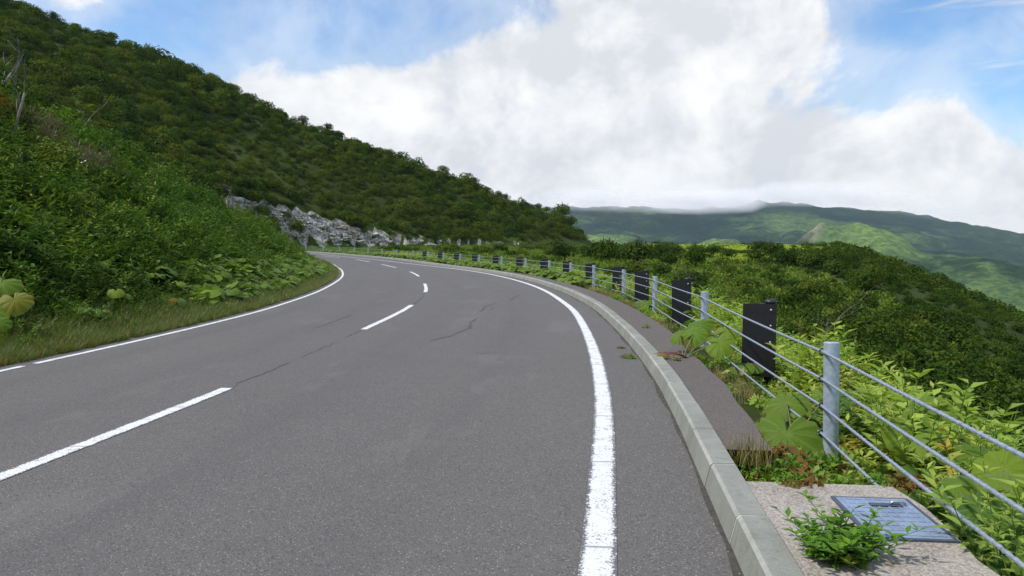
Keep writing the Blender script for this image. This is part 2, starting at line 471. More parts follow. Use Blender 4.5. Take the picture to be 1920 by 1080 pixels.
def mat_leaf(name, stops, trans=.3, rough=.5, patch=None, patch_scale=.05, veins=False, lv=.35, spec=.35, patch_col=(.1, .12, .02), patch_amt=.5):
    """stops: colour ramp over the per-plant random number"""
    m, nt = new_mat(name)
    geo = nt.node('ShaderNodeNewGeometry')
    rnd = nt.node('ShaderNodeObjectInfo').outputs['Random']
    lvn = nt.node('ShaderNodeAttribute', attribute_name='lv').outputs['Fac']
    c = nt.ramp(rnd, stops)
    c = nt.mix(nt.math('MULTIPLY', lvn, lv), c, nt.mix(1.0, c, (1.9, 1.75, 1.25), 'MULTIPLY'))
    if patch:
        pn = nt.noise(geo.outputs['Position'], patch_scale, 4, .6)
        c = nt.mix(nt.math('MULTIPLY', nt.step(pn, .48, .66), patch_amt), c, patch_col)
    if veins:
        vv = nt.node('ShaderNodeAttribute', attribute_name='vein').outputs['Fac']
        rr = nt.node('ShaderNodeAttribute', attribute_name='rad').outputs['Fac']
        c = nt.mix(nt.math('MULTIPLY', vv, .5), c, (.26, .34, .10))
        blot = nt.noise(nt.node('ShaderNodeTexCoord').outputs['Object'], 14, 4, .65)
        c = nt.mix(nt.math('MULTIPLY', nt.step(blot, .40, .75), .35), c, nt.mix(1.0, c, (.55, .62, .45), 'MULTIPLY'))
        rim = nt.math('MULTIPLY', nt.step(nt.math('ADD', rr, nt.math('MULTIPLY', blot, .35)), 1.08, 1.28), .8)
        c = nt.mix(rim, c, (.22, .15, .03))
        nrm = bump(nt, nt.math('ADD', nt.math('MULTIPLY', vv, -1), nt.math('MULTIPLY', blot, .6)), .5, .01)
    else:
        nrm = None
    i = {'Color': c};
    d = nt.node('ShaderNodeBsdfDiffuse', {'Color': c, 'Normal': nrm}) if nrm is not None else nt.node('ShaderNodeBsdfDiffuse', {'Color': c})
    tcol = nt.mix(1.0, c, (1.25, 1.35, .55), 'MULTIPLY')
    t = nt.node('ShaderNodeBsdfTranslucent', {'Color': tcol})
    mx = nt.node('ShaderNodeMixShader', {0: trans, 1: d.outputs[0], 2: t.outputs[0]})
    gi = {'Color': (.8, .85, .85), 'Roughness': rough}
    if nrm is not None: gi['Normal'] = nrm
    gl = nt.node('ShaderNodeBsdfGlossy', gi)
    fr = nt.node('ShaderNodeFresnel', {'IOR': 1.38})
    fac = nt.math('MULTIPLY', fr.outputs[0], spec)
    out = nt.node('ShaderNodeMixShader', {0: fac, 1: mx.outputs[0], 2: gl.outputs[0]})
    return finish(m, nt, out.outputs[0])

def mat_simple(name, col, rough=.7, metal=0.0, var=.3, scale=6, bstr=.2, col2=None):
    m, nt = new_mat(name)
    pos = nt.node('ShaderNodeNewGeometry').outputs['Position']
    n = nt.noise(pos, scale, 5, .6)
    c2 = col2 or tuple(v * (1 - var) for v in col)
    c = nt.mix(nt.step(n, .35, .68), col, c2)
    return finish(m, nt, bsdf(nt, c, rough, bump(nt, nt.noise(pos, scale * 9, 3, .6), bstr, .004), metal))

M_ROAD = mat_asphalt('asphalt')
M_PATH = mat_asphalt('footpath_asphalt', (.95, .88, .83))
M_PAINT = mat_paint('road_paint')
M_TAR = mat_simple('tar_seam', (.088, .083, .081), .9)
M_KERB = mat_concrete('kerb_concrete', (.29, .295, .265), (.20, .205, .175), .6)
M_ARRIS = mat_concrete('kerb_worn_edge', (.44, .44, .40), (.29, .29, .26), .3)
M_MORTAR = mat_simple('mortar', (.52, .52, .47), .9)
M_PAD = mat_concrete('pad_concrete', (.40, .355, .31), (.33, .29, .25), .15, gravel=True)
M_GALV = mat_simple('galvanised', (.50, .58, .68), .45, .4, .18, 26, .1, (.36, .43, .53))
M_CABLE = mat_simple('cable_steel', (.44, .50, .60), .45, .45, .3, 40, .1)
M_BLACK = mat_simple('black_paint', (.022, .020, .026), .42, 0, .3, 14, .1)
M_BOLT = mat_simple('bolt_steel', (.55, .6, .66), .35, .6)
M_HATCH = mat_simple('hatch_steel', (.34, .42, .56), .5, .35, .25, 9, .1)
M_HATCH_EDGE = mat_simple('hatch_groove', (.10, .12, .17), .6, .3)
M_WOOD = mat_simple('bleached_wood', (.27, .25, .21), .9, 0, .5, 5, .5)
M_BARK = mat_simple('bark', (.055, .05, .038), .95, 0, .5, 4, .5)
M_STEM = mat_simple('green_stem', (.14, .17, .05), .6, 0, .3, 10, .1)
M_REDSTEM = mat_simple('red_stem', (.16, .05, .035), .6, 0, .3, 10, .1)
M_RAIL = mat_simple('weathered_rail', (.42, .43, .36), .6, .1, .25, 2, .1)

M_BUTTER = mat_leaf('butterbur_leaf', [(0, (.10, .19, .020)), (.4, (.145, .245, .022)), (.75, (.20, .29, .026)), (1, (.11, .20, .024))], .38, .45, veins=True, lv=0, spec=.3)
M_BUTTER_DK = mat_leaf('butterbur_leaf_dark', [(0, (.045, .11, .018)), (.5, (.075, .155, .02)), (1, (.11, .19, .024))], .33, .45, veins=True, lv=0, spec=.3)
M_YELLOWLEAF = mat_leaf('yellow_leaf', [(0, (.27, .23, .022)), (.5, (.32, .20, .022)), (1, (.20, .24, .022))], .4, .5, veins=True, lv=0)
M_MUG = mat_leaf('mugwort_leaf', [(0, (.20, .29, .07)), (.4, (.26, .37, .09)), (.72, (.33, .42, .10)), (.93, (.38, .41, .11)), (.97, (.48, .34, .07)), (1, (.44, .43, .20))], .42, .55, lv=.5, spec=.15)
M_SASA = mat_leaf('bank_leaf', [(0, (.030, .075, .010)), (.4, (.052, .112, .014)), (.75, (.085, .155, .020)), (.92, (.14, .19, .035)), (1, (.035, .085, .018))], .3, .5, patch=True, patch_scale=.22, lv=.8, patch_col=(.09, .14, .02), patch_amt=.5, spec=.2)
M_SHRUB = mat_leaf('shrub_leaf', [(0, (.020, .048, .006)), (.35, (.042, .080, .008)), (.7, (.066, .108, .011)), (1, (.10, .125, .014))], .28, .6, patch=True, patch_scale=.03, lv=.5, patch_col=(.085, .105, .014), patch_amt=.55, spec=.06)
M_SHRUB_SHADE = mat_leaf('valley_shade_leaf', [(0, (.020, .045, .008)), (.4, (.034, .068, .010)), (.8, (.052, .092, .013)), (1, (.075, .108, .016))], .25, .6, patch=True, patch_scale=.02, lv=.5, patch_col=(.060, .09, .014), patch_amt=.5, spec=.06)  # valley shade painted in as a darker leaf green
M_SUN_TINT = mat_leaf('sun_tinted_leaf', [(0, (.27, .36, .035)), (.5, (.38, .45, .055)), (1, (.19, .27, .03))], .25, .6, lv=.35, spec=.2)  # sunlight on the terrace painted in as bright yellow green leaves
M_GRASS = mat_leaf('verge_grass', [(0, (.075, .13, .014)), (.4, (.115, .15, .022)), (.66, (.16, .125, .028)), (.75, (.08, .15, .015)), (1, (.18, .14, .04))], .3, .6, lv=.5, spec=.15)
M_DRY = mat_leaf('dry_grass', [(0, (.25, .20, .10)), (.5, (.32, .26, .13)), (1, (.16, .16, .05))], .3, .7, lv=.4, spec=.1)
M_GREENGRASS = mat_leaf('green_grass', [(0, (.09, .165, .02)), (.5, (.13, .21, .03)), (1, (.18, .21, .04))], .3, .6, lv=.5, spec=.15)
M_DARKLEAF = mat_leaf('dark_glossy_leaf', [(0, (.07, .17, .018)), (.5, (.11, .23, .02)), (1, (.16, .28, .025))], .32, .4, lv=.6, spec=.4)
M_TWIG = mat_leaf('dead_twigs', [(0, (.20, .17, .12)), (.5, (.15, .12, .08)), (1, (.25, .20, .14))], .1, .8, lv=.4, spec=.1)
M_BROWN = mat_leaf('brown_leaf', [(0, (.12, .07, .03)), (.5, (.17, .10, .03)), (1, (.10, .08, .03))], .25, .6, lv=.5, spec=.1)

# near ground
m, nt = new_mat('ground_soil')
pos = nt.node('ShaderNodeNewGeometry').outputs['Position']
n_ = nt.noise(pos, .05, 5, .6); n2_ = nt.noise(pos, 1.3, 5, .65)
c = nt.mix(nt.step(n_, .35, .65), (.026, .044, .007), (.045, .066, .011))
c = nt.mix(nt.math('MULTIPLY', nt.step(n2_, .45, .7), .35), c, (.032, .026, .012))
M_GROUND = finish(m, nt, bsdf(nt, c, .95, bump(nt, n2_, .6, .1), spec=.1))

# rock
m, nt = new_mat('weathered_rock')
pos = nt.node('ShaderNodeNewGeometry').outputs['Position']
a = nt.noise(nt.scalevec(pos, (.8, .8, 1.3)), .8, 8, .7, .5); b = nt.noise(pos, .35, 4, .6); v_ = nt.noise(nt.scalevec(pos, (1, 1, .35)), 2.6, 5, .7)
c = nt.ramp(a, [(.34, (.07, .066, .05)), (.42, (.22, .21, .18)), (.51, (.46, .445, .41)), (.70, (.68, .66, .62))])
c = nt.mix(nt.step(v_, .50, .60), c, (.06, .070, .028))
c = nt.mix(nt.math('MULTIPLY', nt.step(b, .5, .62), .6), c, (.22, .17, .12))
M_ROCK = finish(m, nt, bsdf(nt, c, .9, bump(nt, a, .9, .4), spec=.2))

# far land
m, nt = new_mat('mountain_land')
geo = nt.node('ShaderNodeNewGeometry')
pos = geo.outputs['Position']
a = nt.noise(pos, .0018, 6, .6, .5); b = nt.noise(pos, .009, 7, .68); fine = nt.noise(pos, .045, 4, .75)
sp = nt.node('ShaderNodeSeparateXYZ', {0: pos}).outputs
fac = nt.math('ADD', nt.math('MULTIPLY', a, .70), nt.math('MULTIPLY', b, .62))
sun_patch = nt.node('ShaderNodeAttribute', attribute_name='bright_green').outputs['Fac']  # sunlit patches of the slopes, painted as lighter green
fac = nt.math('ADD', fac, nt.math('MULTIPLY', sun_patch, .34))
c = nt.ramp(fac, [(.58, (.010, .026, .011)), (.70, (.026, .056, .017)), (.78, (.095, .16, .04)), (1.0, (.20, .28, .065))])
c = nt.mix(nt.step(fine, .38, .62), nt.mix(1.0, c, (.40, .48, .48), 'MULTIPLY'), c)
bare = nt.node('ShaderNodeAttribute', attribute_name='bare').outputs['Fac']
c = nt.mix(nt.math('MULTIPLY', bare, nt.step(b, .4, .6)), c, (.42, .32, .27))
M_FAR = finish(m, nt, bsdf(nt, c, .95, bump(nt, nt.math('ADD', b, nt.math('MULTIPLY', fine, .3)), 1.0, 22), spec=.1))

# ------------------------------------------------------------------ ground sheet (near land)
def graded(lo, hi, fine_lo, fine_hi, step, growth):
    a = list(np.arange(fine_lo, fine_hi, step)); x = a[-1]; st = step
    while x < hi: st *= growth; x += st; a.append(x)
    x = a[0]; st = step; pre = []
    while x > lo: st *= growth; x -= st; pre.append(x)
    return np.array(pre[::-1] + a)
gx = graded(-460, 420, -14, 12, .45, 1.025)
gy = graded(-70, 460, -4, 50, .6, 1.02)
X, Y = np.meshgrid(gx, gy)
Z = ground(X, Y)
nx, ny = len(gx), len(gy)
Vg = np.c_[X.ravel(), Y.ravel(), Z.ravel()]
idx = np.arange(nx * ny).reshape(ny, nx)
Fg = np.c_[idx[:-1, :-1].ravel(), idx[:-1, 1:].ravel(), idx[1:, 1:].ravel(), idx[1:, :-1].ravel()]
fcx, fcy = X[:-1, :-1].ravel(), Y[:-1, :-1].ravel(); fcz = Z[:-1, :-1].ravel()
_t = ((fcx - RA[0]) * RD[0] + (fcy - RA[1]) * RD[1]) / RLEN; _q = (fcx - RA[0]) * RNr[0] + (fcy - RA[1]) * RNr[1]
_hc = np.interp(_t, [.10, .20, .30, .38, .45, .52, .65, .8], [0, 7.5, 11.3, 9.0, 5.0, 2.4, 1.4, 0]); _lo = .2 + .012 * np.maximum(0, fcy - 120)
isrock = (fcz > _lo + .3) & (fcz < _lo + _hc) & (_t > .12) & (_t < .84) & (_q > 0) & (fcy > 105)
gme = mesh_np('ground', Vg, Fg, [M_GROUND, M_ROCK], smooth=True, matidx=isrock.astype(int))
obj('ground', gme, kind='structure', label='dark soil and moss under the roadside plants and the hillside')

# ------------------------------------------------------------------ far land: valley and cloudy mountains
naz, nr = 560, 300
azs = np.r_[np.linspace(-pi, -.75, 50, endpoint=False), np.linspace(-.75, .85, naz), np.linspace(.85, pi, 50)[1:]]
rs = np.r_[np.linspace(150, 420, 10, endpoint=False), 420 * (7600 / 420) ** np.linspace(0, 1, nr)]
AZ, RR = np.meshgrid(azs, rs)
FX, FY = RR * np.sin(AZ), RR * np.cos(AZ)
T = np.tan(np.clip(AZ, -1.2, 1.2))
def px2t(p): return (p - 960) / 1450
rx = [px2t(v) for v in (-700, 300, 700, 1000, 1060, 1150, 1250, 1330, 1420, 1500, 1600, 1700, 1800, 1920, 2100, 2600)]
ry = [462 - v for v in (440, 420, 400, 394, 390, 391, 393, 392, 381, 383, 392, 401, 419, 441, 450, 455)]
ridge = np.interp(T, rx, ry) / 1450 * 5200 + 8
rel = RR * np.cos(AZ)
prof = np.interp(rel, [0, 600, 1500, 2400, 3200, 4200, 5200, 7600], [0, 0, .03, .16, .30, .62, 1.0, .2])
zf = -165 + (ridge + 165) * prof
def bumpg(t0, y0, h, st, sy): return h * np.exp(-((T - t0) / st) ** 2 - ((rel - y0) / sy) ** 2)
zf = zf + bumpg(px2t(1540), 2700, 112, .055, 450) + bumpg(px2t(1540), 2700, 22, .014, 150) + bumpg(px2t(1645), 2500, 126, .055, 400)
zf = zf + bumpg(px2t(1110), 3100, 118, .07, 420) + bumpg(px2t(1340), 3000, 84, .06, 400) + bumpg(px2t(1840), 2100, 80, .13, 420)
amp = np.clip((rel - 500) / 3000, 0, 1)
zf = zf + amp * fbm(FX * .0016, FY * .0016, 5, .55) * 70 * np.clip(1.45 - prof * 1.3, .12, 1) + fbm(FX * .009, FY * .009, 4, .6) * np.where(rel > 900, 24, 8)
rd = 1 - np.abs(fbm(FX * .0028 + 4, FY * .0022, 4, .55)) * 2
zf = zf + amp * (rd - .6) * 36 * np.clip(1.25 - prof, .12, 1)
zf = np.where(rel < 420, -175, zf)
md = np.exp(-((T - px2t(1120)) / .05) ** 2 - ((rel - 2900) / 420) ** 2) + .9 * np.exp(-((T - px2t(1640)) / .06) ** 2 - ((rel - 2450) / 350) ** 2) \
   + .8 * np.exp(-((T - px2t(1340)) / .035) ** 2 - ((rel - 2850) / 330) ** 2) + .55 * np.exp(-((rel - 1500) / 900) ** 2) * np.clip((T - .3) * 6, 0, 1) \
   + .5 * np.exp(-((T - px2t(1480)) / .06) ** 2 - ((rel - 4300) / 500) ** 2)  # where sunlight is painted onto the mountain slopes
br = np.exp(-((T - px2t(1525)) / .012) ** 2 - ((rel - 2640) / 130) ** 2)
n0, n1_ = AZ.shape
idx = np.arange(n0 * n1_).reshape(n0, n1_)
Ff = np.c_[idx[:-1, :-1].ravel(), idx[1:, :-1].ravel(), idx[1:, 1:].ravel(), idx[:-1, 1:].ravel()]
fme = mesh_np('mountains', np.c_[FX.ravel(), FY.ravel(), zf.ravel()], Ff, M_FAR, smooth=True, attrs={'bright_green': md.ravel(), 'bare': br.ravel()})
obj('mountains', fme, kind='structure', label='hazy green mountain range with cloud resting on its summits beyond the valley')

# ------------------------------------------------------------------ road, footpath, markings
def strip(name, s0, s1, dl, dr, mat, z=0.0, step=.5, nd=2, uvv=None, parent=None, thickness=None, **k):
    ss = np.arange(s0, s1, step); ss = np.r_[ss, s1]
    V = []; UV = []
    for s in ss:
        a = dl(s) if callable(dl) else dl; b = dr(s) if callable(dr) else dr
        for j in range(nd):
            t = j / (nd - 1); d = a + (b - a) * t
            x, y = SD(s, d); V.append((x, y, zr(SD(s, 0)[1]) + (z(d, s) if callable(z) else z)))
            UV.append((s, d if uvv is None else -1 + 2 * t))
    n = len(ss); F = []
    for i in range(n - 1):
        for j in range(nd - 1):
            q = i * nd + j; F.append((q, q + 1, q + nd + 1, q + nd))
    me = mesh_np(name, np.array(V), F, mat, uv=np.array(UV), smooth=False)
    return obj(name, me, parent, **k)
SEND = CS[-1] - 1
road = strip('road', 0, SEND, lambda s: oL(s) - .62, lambda s: oK(s) + .08, M_ROAD, nd=10, kind='structure', label='grey asphalt road bending left round the hill')
strip('edge_line', 0, SEND, lambda s: oR(s) - .09, lambda s: oR(s) + .088, M_PAINT, .004, .35, 3, True, road, label='bright white line along the outer side of the bend')
sg = s_at(-6.06, 10.03)
strip('edge_line', 0, sg - .42, lambda s: oL(s) - .055, lambda s: oL(s) + .055, M_PAINT, .004, .35, 3, True, road, label='worn white line on the hill side of the road')
strip('edge_line', sg - .2, SEND, lambda s: oL(s) - .06, lambda s: oL(s) + .06, M_PAINT, .004, .35, 3, True, road)
for (x0, y0, x1, y1) in [(-3.55, 3.0, -3.02, 8.12), (-2.71, 13.91, -2.53, 19.75), (-2.84, 25.29, -3.44, 31.0), (-4.7, 38.2, -6.05, 44.4), (-7.76, 51.6, -10.1, 59.2),
                       (-12.2, 66.2, -14.9, 73.3), (-18, 80.5, -21.4, 87.4), (-25, 94.5, -29, 101)]:
    s0, s1 = s_at(x0, y0), s_at(x1, y1)
    strip('centre_dash', s0, s1, -.075, .075, M_PAINT, .004, .35, 3, True, road)

def crack(pts, w, nm='tar_seam'):
    mb = MB(); P = []
    for i in range(len(pts) - 1):
        a, b = np.array(pts[i]), np.array(pts[i + 1]); n = max(2, int(np.linalg.norm(b - a) / .12))
        for t in np.linspace(0, 1, n, endpoint=False): P.append(a + (b - a) * t + rng.normal(0, .018, 2))
    P.append(np.array(pts[-1])); P = np.array(P)
    tn = np.gradient(P, axis=0); tn /= np.linalg.norm(tn, axis=1)[:, None] + 1e-9; nn_ = np.c_[-tn[:, 1], tn[:, 0]]
    ws = w * .62 * (.3 + 1.1 * rng.random(len(P))); ws[0] = ws[-1] = w * .15
    V = []
    for p, n, q in zip(P, nn_, ws):
        for sgn in (-1, 1):
            r = p + n * q * sgn; V.append((r[0], r[1], float(zr(r[1])) + .0035))
    F = [(2 * i, 2 * i + 1, 2 * i + 3, 2 * i + 2) for i in range(len(P) - 1)]
    obj(nm, mesh_np(nm, np.array(V), F, M_TAR, uv=np.array(V)[:, :2]), road)
crack([(-1.05, 12.7), (-.95, 13.4), (-.75, 14.1), (-.82, 15.2), (-.72, 16.4)], .03)
crack([(-.72, 17.6), (-.66, 19.2), (-.42, 20.6)], .028)
crack([(-.5, 18.2), (-.42, 19.0)], .03)
crack([(-1.3, 12.2), (-1.05, 12.9)], .028)
crack([(-.05, 21.5), (.2, 24)], .03)
crack([(-.55, 10.78), (-.2, 10.80), (.05, 10.76)], .012)
crack([(-3.0, 8.2), (-2.92, 9.4), (-2.88, 10)], .014)
crack([(-2.86, 10.4), (-2.74, 12.2)], .012)
crack([(-2.73, 12.7), (-2.70, 13.8)], .014)
crack([(-2.55, 19.9), (-2.6, 22), (-2.8, 25.1)], .02)
crack([(-3.6, 14.2), (-3.5, 17.2)], .016)

# footpath behind the kerb
KW = .15
sP0, sP1 = s_at(1.9, 5.2), s_at(-10, 66)
pedge = lambda s: oF(s) - .52 + .025 * math.sin(s * 1.3) + .015 * math.sin(s * 4.1)
strip('footpath', sP0, SEND - 10, lambda s: oK(s) + KW + .004, lambda s: np.minimum(pedge(s), oK(s) + .75), M_PATH, lambda d, s: .12 - .012, .4, 4, None, kind='structure',
      label='narrow brownish asphalt footpath between kerb and fence plants')
# concrete pad with hatch
def slab_sd(name, s0, s1, dl, dr, z0, z1, mat, **k):
    ss = np.linspace(s0, s1, 12); V = []
    for s in ss:
        a = dl(s) if callable(dl) else dl; b = dr(s) if callable(dr) else dr
        xa, ya = SD(s, a); xb, yb = SD(s, b)
        V += [(xa, ya, z0), (xb, yb, z0), (xb, yb, z1), (xa, ya, z1)]
    F = []
    for i in range(11):
        q = i * 4
        for j in range(4): F.append((q + j, q + (j + 1) % 4, q + 4 + (j + 1) % 4, q + 4 + j))
    F.append((3, 2, 1, 0)); q = 44; F.append((q, q + 1, q + 2, q + 3))
    return obj(name, mesh_np(name, np.array(V), F, mat), **k)
sQ0, sQ1 = s_at(1.4, .5), s_at(1.75, 4.45)
slab_sd('concrete_pad', sQ0, sQ1, lambda s: oK(s) + KW + .006, lambda s: oK(s) + 1.0 + .03 * math.sin(s * 5), -.2, .118, M_PAD,
        kind='structure', label='pale gravelly concrete pad round the steel hatch behind the kerb')

# kerb of separate stones
kerb = empty('kerb', (1.2, 4, 0), kind='structure', label='row of weathered concrete kerbstones along the outer bend')
KOFF = Vector((1.2, 4, 0))
KL = .93
def kerb_profile():   # (offset from the face line at the top, z, material of the face that starts here)
    return [(-.045, -.05), (-.038, .0), (-.004, .134), (.014, .150), (KW - .006, .150), (KW, .144), (KW, -.05)]
def kerb_stone(s0, s1, lod):
    V = []; n = 3 if lod == 0 else 2
    pr = kerb_profile()
    g = .008
    dz = random.uniform(-.003, .003); do = random.uniform(-.004, .004)
    for k, s in enumerate(np.linspace(s0 + g, s1 - g, n)):
        for (o_, z_) in pr:
            x, y = SD(s, oK(s) + o_ + do); V.append((x - KOFF.x, y - KOFF.y, z_ + dz + float(zr(SD(s, 0)[1]))))
    m_ = len(pr); F = []; mi = []
    for i in range(n - 1):
        for j in range(m_ - 1):
            F.append((i * m_ + j, i * m_ + j + 1, (i + 1) * m_ + j + 1, (i + 1) * m_ + j)); mi.append(1 if j == 2 else 0)
    F.append(tuple(range(m_))[::-1]); mi.append(0); F.append(tuple((n - 1) * m_ + j for j in range(m_))); mi.append(0)
    return obj('kerb_stone', mesh_np('kerb_stone', np.array(V), F, [M_KERB, M_ARRIS], matidx=mi), kerb)
s = s_at(1.2, 3.82) - KL * 9
kstart = s
stones = []
while s < SEND - 60:
    stones.append((s, s + KL)); s += KL
for (a, b) in stones: kerb_stone(a, b, 0 if a < 45 else 1)
# mortar in the joints: one thin pale wedge per joint, joined
mb = MB()
for (a, b) in stones[:60]:
    V = []
    for s in (a - .0078, a + .0078):
        for (o_, z_) in kerb_profile():
            x, y = SD(s, oK(s) + o_ + (.0015 if z_ < .14 else 0)); V.append((x - KOFF.x, y - KOFF.y, z_ - .002 + float(zr(SD(s, 0)[1]))))
    m_ = len(kerb_profile())
    mb.add(V, [(j, j + 1, m_ + j + 1, m_ + j) for j in range(m_ - 1)])
mb.build('joint_mortar', M_MORTAR, kerb, kind='stuff')

# ------------------------------------------------------------------ hatch in the pad
hc0 = Vector((1.92, 3.86, .118))
hatch = empty('hatch_cover', hc0, radians(-6), label='blue grey steel hatch cover with a lift handle set in the concrete pad', cat='hatch cover')
mb = MB()
mb.box((0, 0, .006), (.36, .58, .012))
for i in range(9):
    yy = -.26 + i * .065
    mb.box((0, yy, .0135), (.33, .012, .004))
for i in range(7):
    xx = -.15 + i * .05
    mb.box((xx, 0, .0142), (.009, .54, .004))
mb.build('cover_plate', M_HATCH, hatch)
mb = MB()
for sx in (-1, 1): mb.box((sx * .191, 0, .004), (.018, .618, .014))
for sy in (-1, 1): mb.box((0, sy * .3, .004), (.362, .018, .014))
mb.build('rim_frame', M_HATCH_EDGE, hatch)
mb = MB(); mb.box((.04, .17, .018), (.16, .045, .003)); mb.build('handle_recess', M_HATCH_EDGE, hatch)
mb = MB(); mb.tube([(.06, .17, .022), (.075, .17, .034), (.125, .17, .034), (.14, .17, .022)], .007, 6); mb.build('handle', M_BOLT, hatch, smooth=True)

# ------------------------------------------------------------------ cable fence
sp1 = s_at(2.39, 5.78)
post_s = [s_at(1.55, -1.1), sp1, s_at(3.07, 12.28), s_at(3.44, 18.67), s_at(3.44, 23.98), s_at(3.2, 29.78), s_at(2.63, 34.2), s_at(1.9, 38.6)]
while post_s[-1] < s_at(-34, 116): post_s.append(post_s[-1] + 5.6)
def fence_pt(s, z=0.0, off=0.0):
    x, y = SD(s, oF(s) + off); return Vector((float(x), float(y), float(zr(y)) + z))
FP0 = fence_pt(sp1)
fence = empty('cable_fence', FP0, label='galvanised steel post fence strung with four twisted cables along the outer bend', cat='fence')
PT = .78; PR = .057
mb = MB(); mb.tube([(0, 0, -.75), (0, 0, PT - .012), (0, 0, PT - .003), (0, 0, PT)], [PR, PR, PR * .985, PR * .93], 20)
post_me = mb.mesh('post', M_GALV, True)
try: post_me.set_sharp_from_angle(angle=radians(40))
except Exception: pass
CZ = [.705, .498, .292, .085]
mbc = MB()
mbc.tube([(-.03, .004, .026), (-.03, -.010, .022), (-.03, -.0225, .009), (-.03, -.0235, -.009), (-.03, -.010, -.022), (-.03, .004, -.026)], .0065, 7)
clamp_me = mbc.mesh('cable_clamp', M_BLACK, False)
for i, s in enumerate(post_s):
    p = fence_pt(s); q = fence_pt(s + .2)
    dirv = (q - p); ang = math.atan2(dirv.y, dirv.x)
    po = obj('post', post_me, fence, p - FP0, (radians(random.uniform(-.8, .8)), radians(random.uniform(-.9, .9)), random.random() * 6))
    if i < 7:
        for z in CZ:
            c = obj('cable_clamp', clamp_me, po)
            # clamps sit on the road side of the post
            c.matrix_parent_inverse = Matrix.Identity(4)
            rot = Euler((0, 0, ang - po.rotation_euler.z))
            off = Vector((0, PR, 0)); off.rotate(rot)
            c.location = (off.x, off.y, z); c.rotation_euler = Euler((0, 0, ang - po.rotation_euler.z + pi))
# cables run along the road side of the posts; the side towards the road is at smaller d
s_end = post_s[-1]
for ci, z in enumerate(CZ):
    mb = MB()
    # near stretch, with strands
    ss = np.arange(post_s[0], post_s[3], .0225 if ci >= 0 else .05)
    pts = []
    for s in ss:
        k = np.searchsorted(post_s, s, side='right') - 1; k = min(max(k, 0), len(post_s) - 2)
        t = (s - post_s[k]) / (post_s[k + 1] - post_s[k]); sag = -.014 * 4 * t * (1 - t) * (1 + .25 * ci)
        a = fence_pt(post_s[k], z, -PR - .010); b = fence_pt(post_s[k + 1], z, -PR - .010)
        v = a.lerp(b, t); v.z += sag; pts.append(v - FP0)
    mb.tube(pts, .0098, 9, lobes=3, lobe_amp=.30, twist=62)
    ss = np.arange(3, len(post_s) - 1)
    pts = []
    for k in ss:
        a = fence_pt(post_s[k], z, -PR - .010); b = fence_pt(post_s[k + 1], z, -PR - .010)
        for t in (0, .25, .5, .75):
            v = a.lerp(b, t); v.z += -.014 * 4 * t * (1 - t); pts.append(v - FP0)
    pts.append(fence_pt(post_s[-1], z, -PR - .010) - FP0)
    mb.tube(pts, .010, 5)
    mb.build('cable', M_CABLE, fence, smooth=True)

# ------------------------------------------------------------------ black boards on black posts behind the fence
def make_board():
    r = empty('marker_board', (0, 0, 0))
    mb = MB(); mb.tube([(0, 0, -.8), (0, 0, .79)], .06, 18); po = mb.build('pole', M_BLACK, r, smooth=True)
    mb = MB(); mb.tube([(0, 0, .785), (0, 0, .80), (0, 0, .822), (0, 0, .833)], [.078, .082, .066, .02], 18); mb.build('cap', M_GALV if False else M_BLACK, r, smooth=True)
    # board: front skin, folded edges
    mb = MB(); mb.box((-.135, -.075, .315), (.41, .016, .925)); mb.box((-.332, -.058, .315), (.012, .03, .92)); mb.box((-.135, -.058, .77), (.39, .03, .012))
    bo = mb.build('board', M_BLACK, r)
    mb0 = MB(); mb0.tube([(0, 0, 0), (0, -.008, 0), (0, -.012, 0)], [.013, .013, .008], 8); bme = mb0.mesh('bolt', M_BOLT)
    for z in (.70, .50, .29): obj('bolt', bme, bo, (.0, -.083, z))
    return r
proto = make_board()
def dup(root, name=None):
    r = root.copy(); COL.objects.link(r)
    for ch in list(root.children):
        c = ch.copy(); COL.objects.link(c); c.parent = r
        for g in ch.children:
            d = g.copy(); COL.objects.link(d); d.parent = c
    return r
b_px = [(3.17, 9.8), (3.80, 16.6), (3.86, 22.4)]
b_s = [s_at(*p) for p in b_px]
for k in range(4, 14): b_s.append(post_s[k] + .45 * (post_s[k + 1] - post_s[k]))
ordw = ['first', 'second', 'third', 'fourth', 'fifth', 'sixth', 'seventh', 'eighth', 'ninth', 'tenth', 'eleventh', 'twelfth', 'thirteenth', 'fourteenth', 'fifteenth', 'sixteenth']
for i, s in enumerate(b_s):
    o = proto if i == 0 else dup(proto)
    x, y = SD(s, oF(s) + .42)
    o.location = (x, y, float(zr(y)))
    # faces the oncoming traffic
    tx, ty = np.interp(s, CS, CT[:, 0]), np.interp(s, CS, CT[:, 1])
    o.rotation_euler = (0, radians(random.uniform(-.8, .8)), math.atan2(ty, tx) - pi / 2 + radians(-9 if i < 4 else 0))
    tag(o, 'black board bolted to a black round post behind the fence, %s board from the camera' % ordw[i], 'marker post', 'black boards standing behind the cable fence')

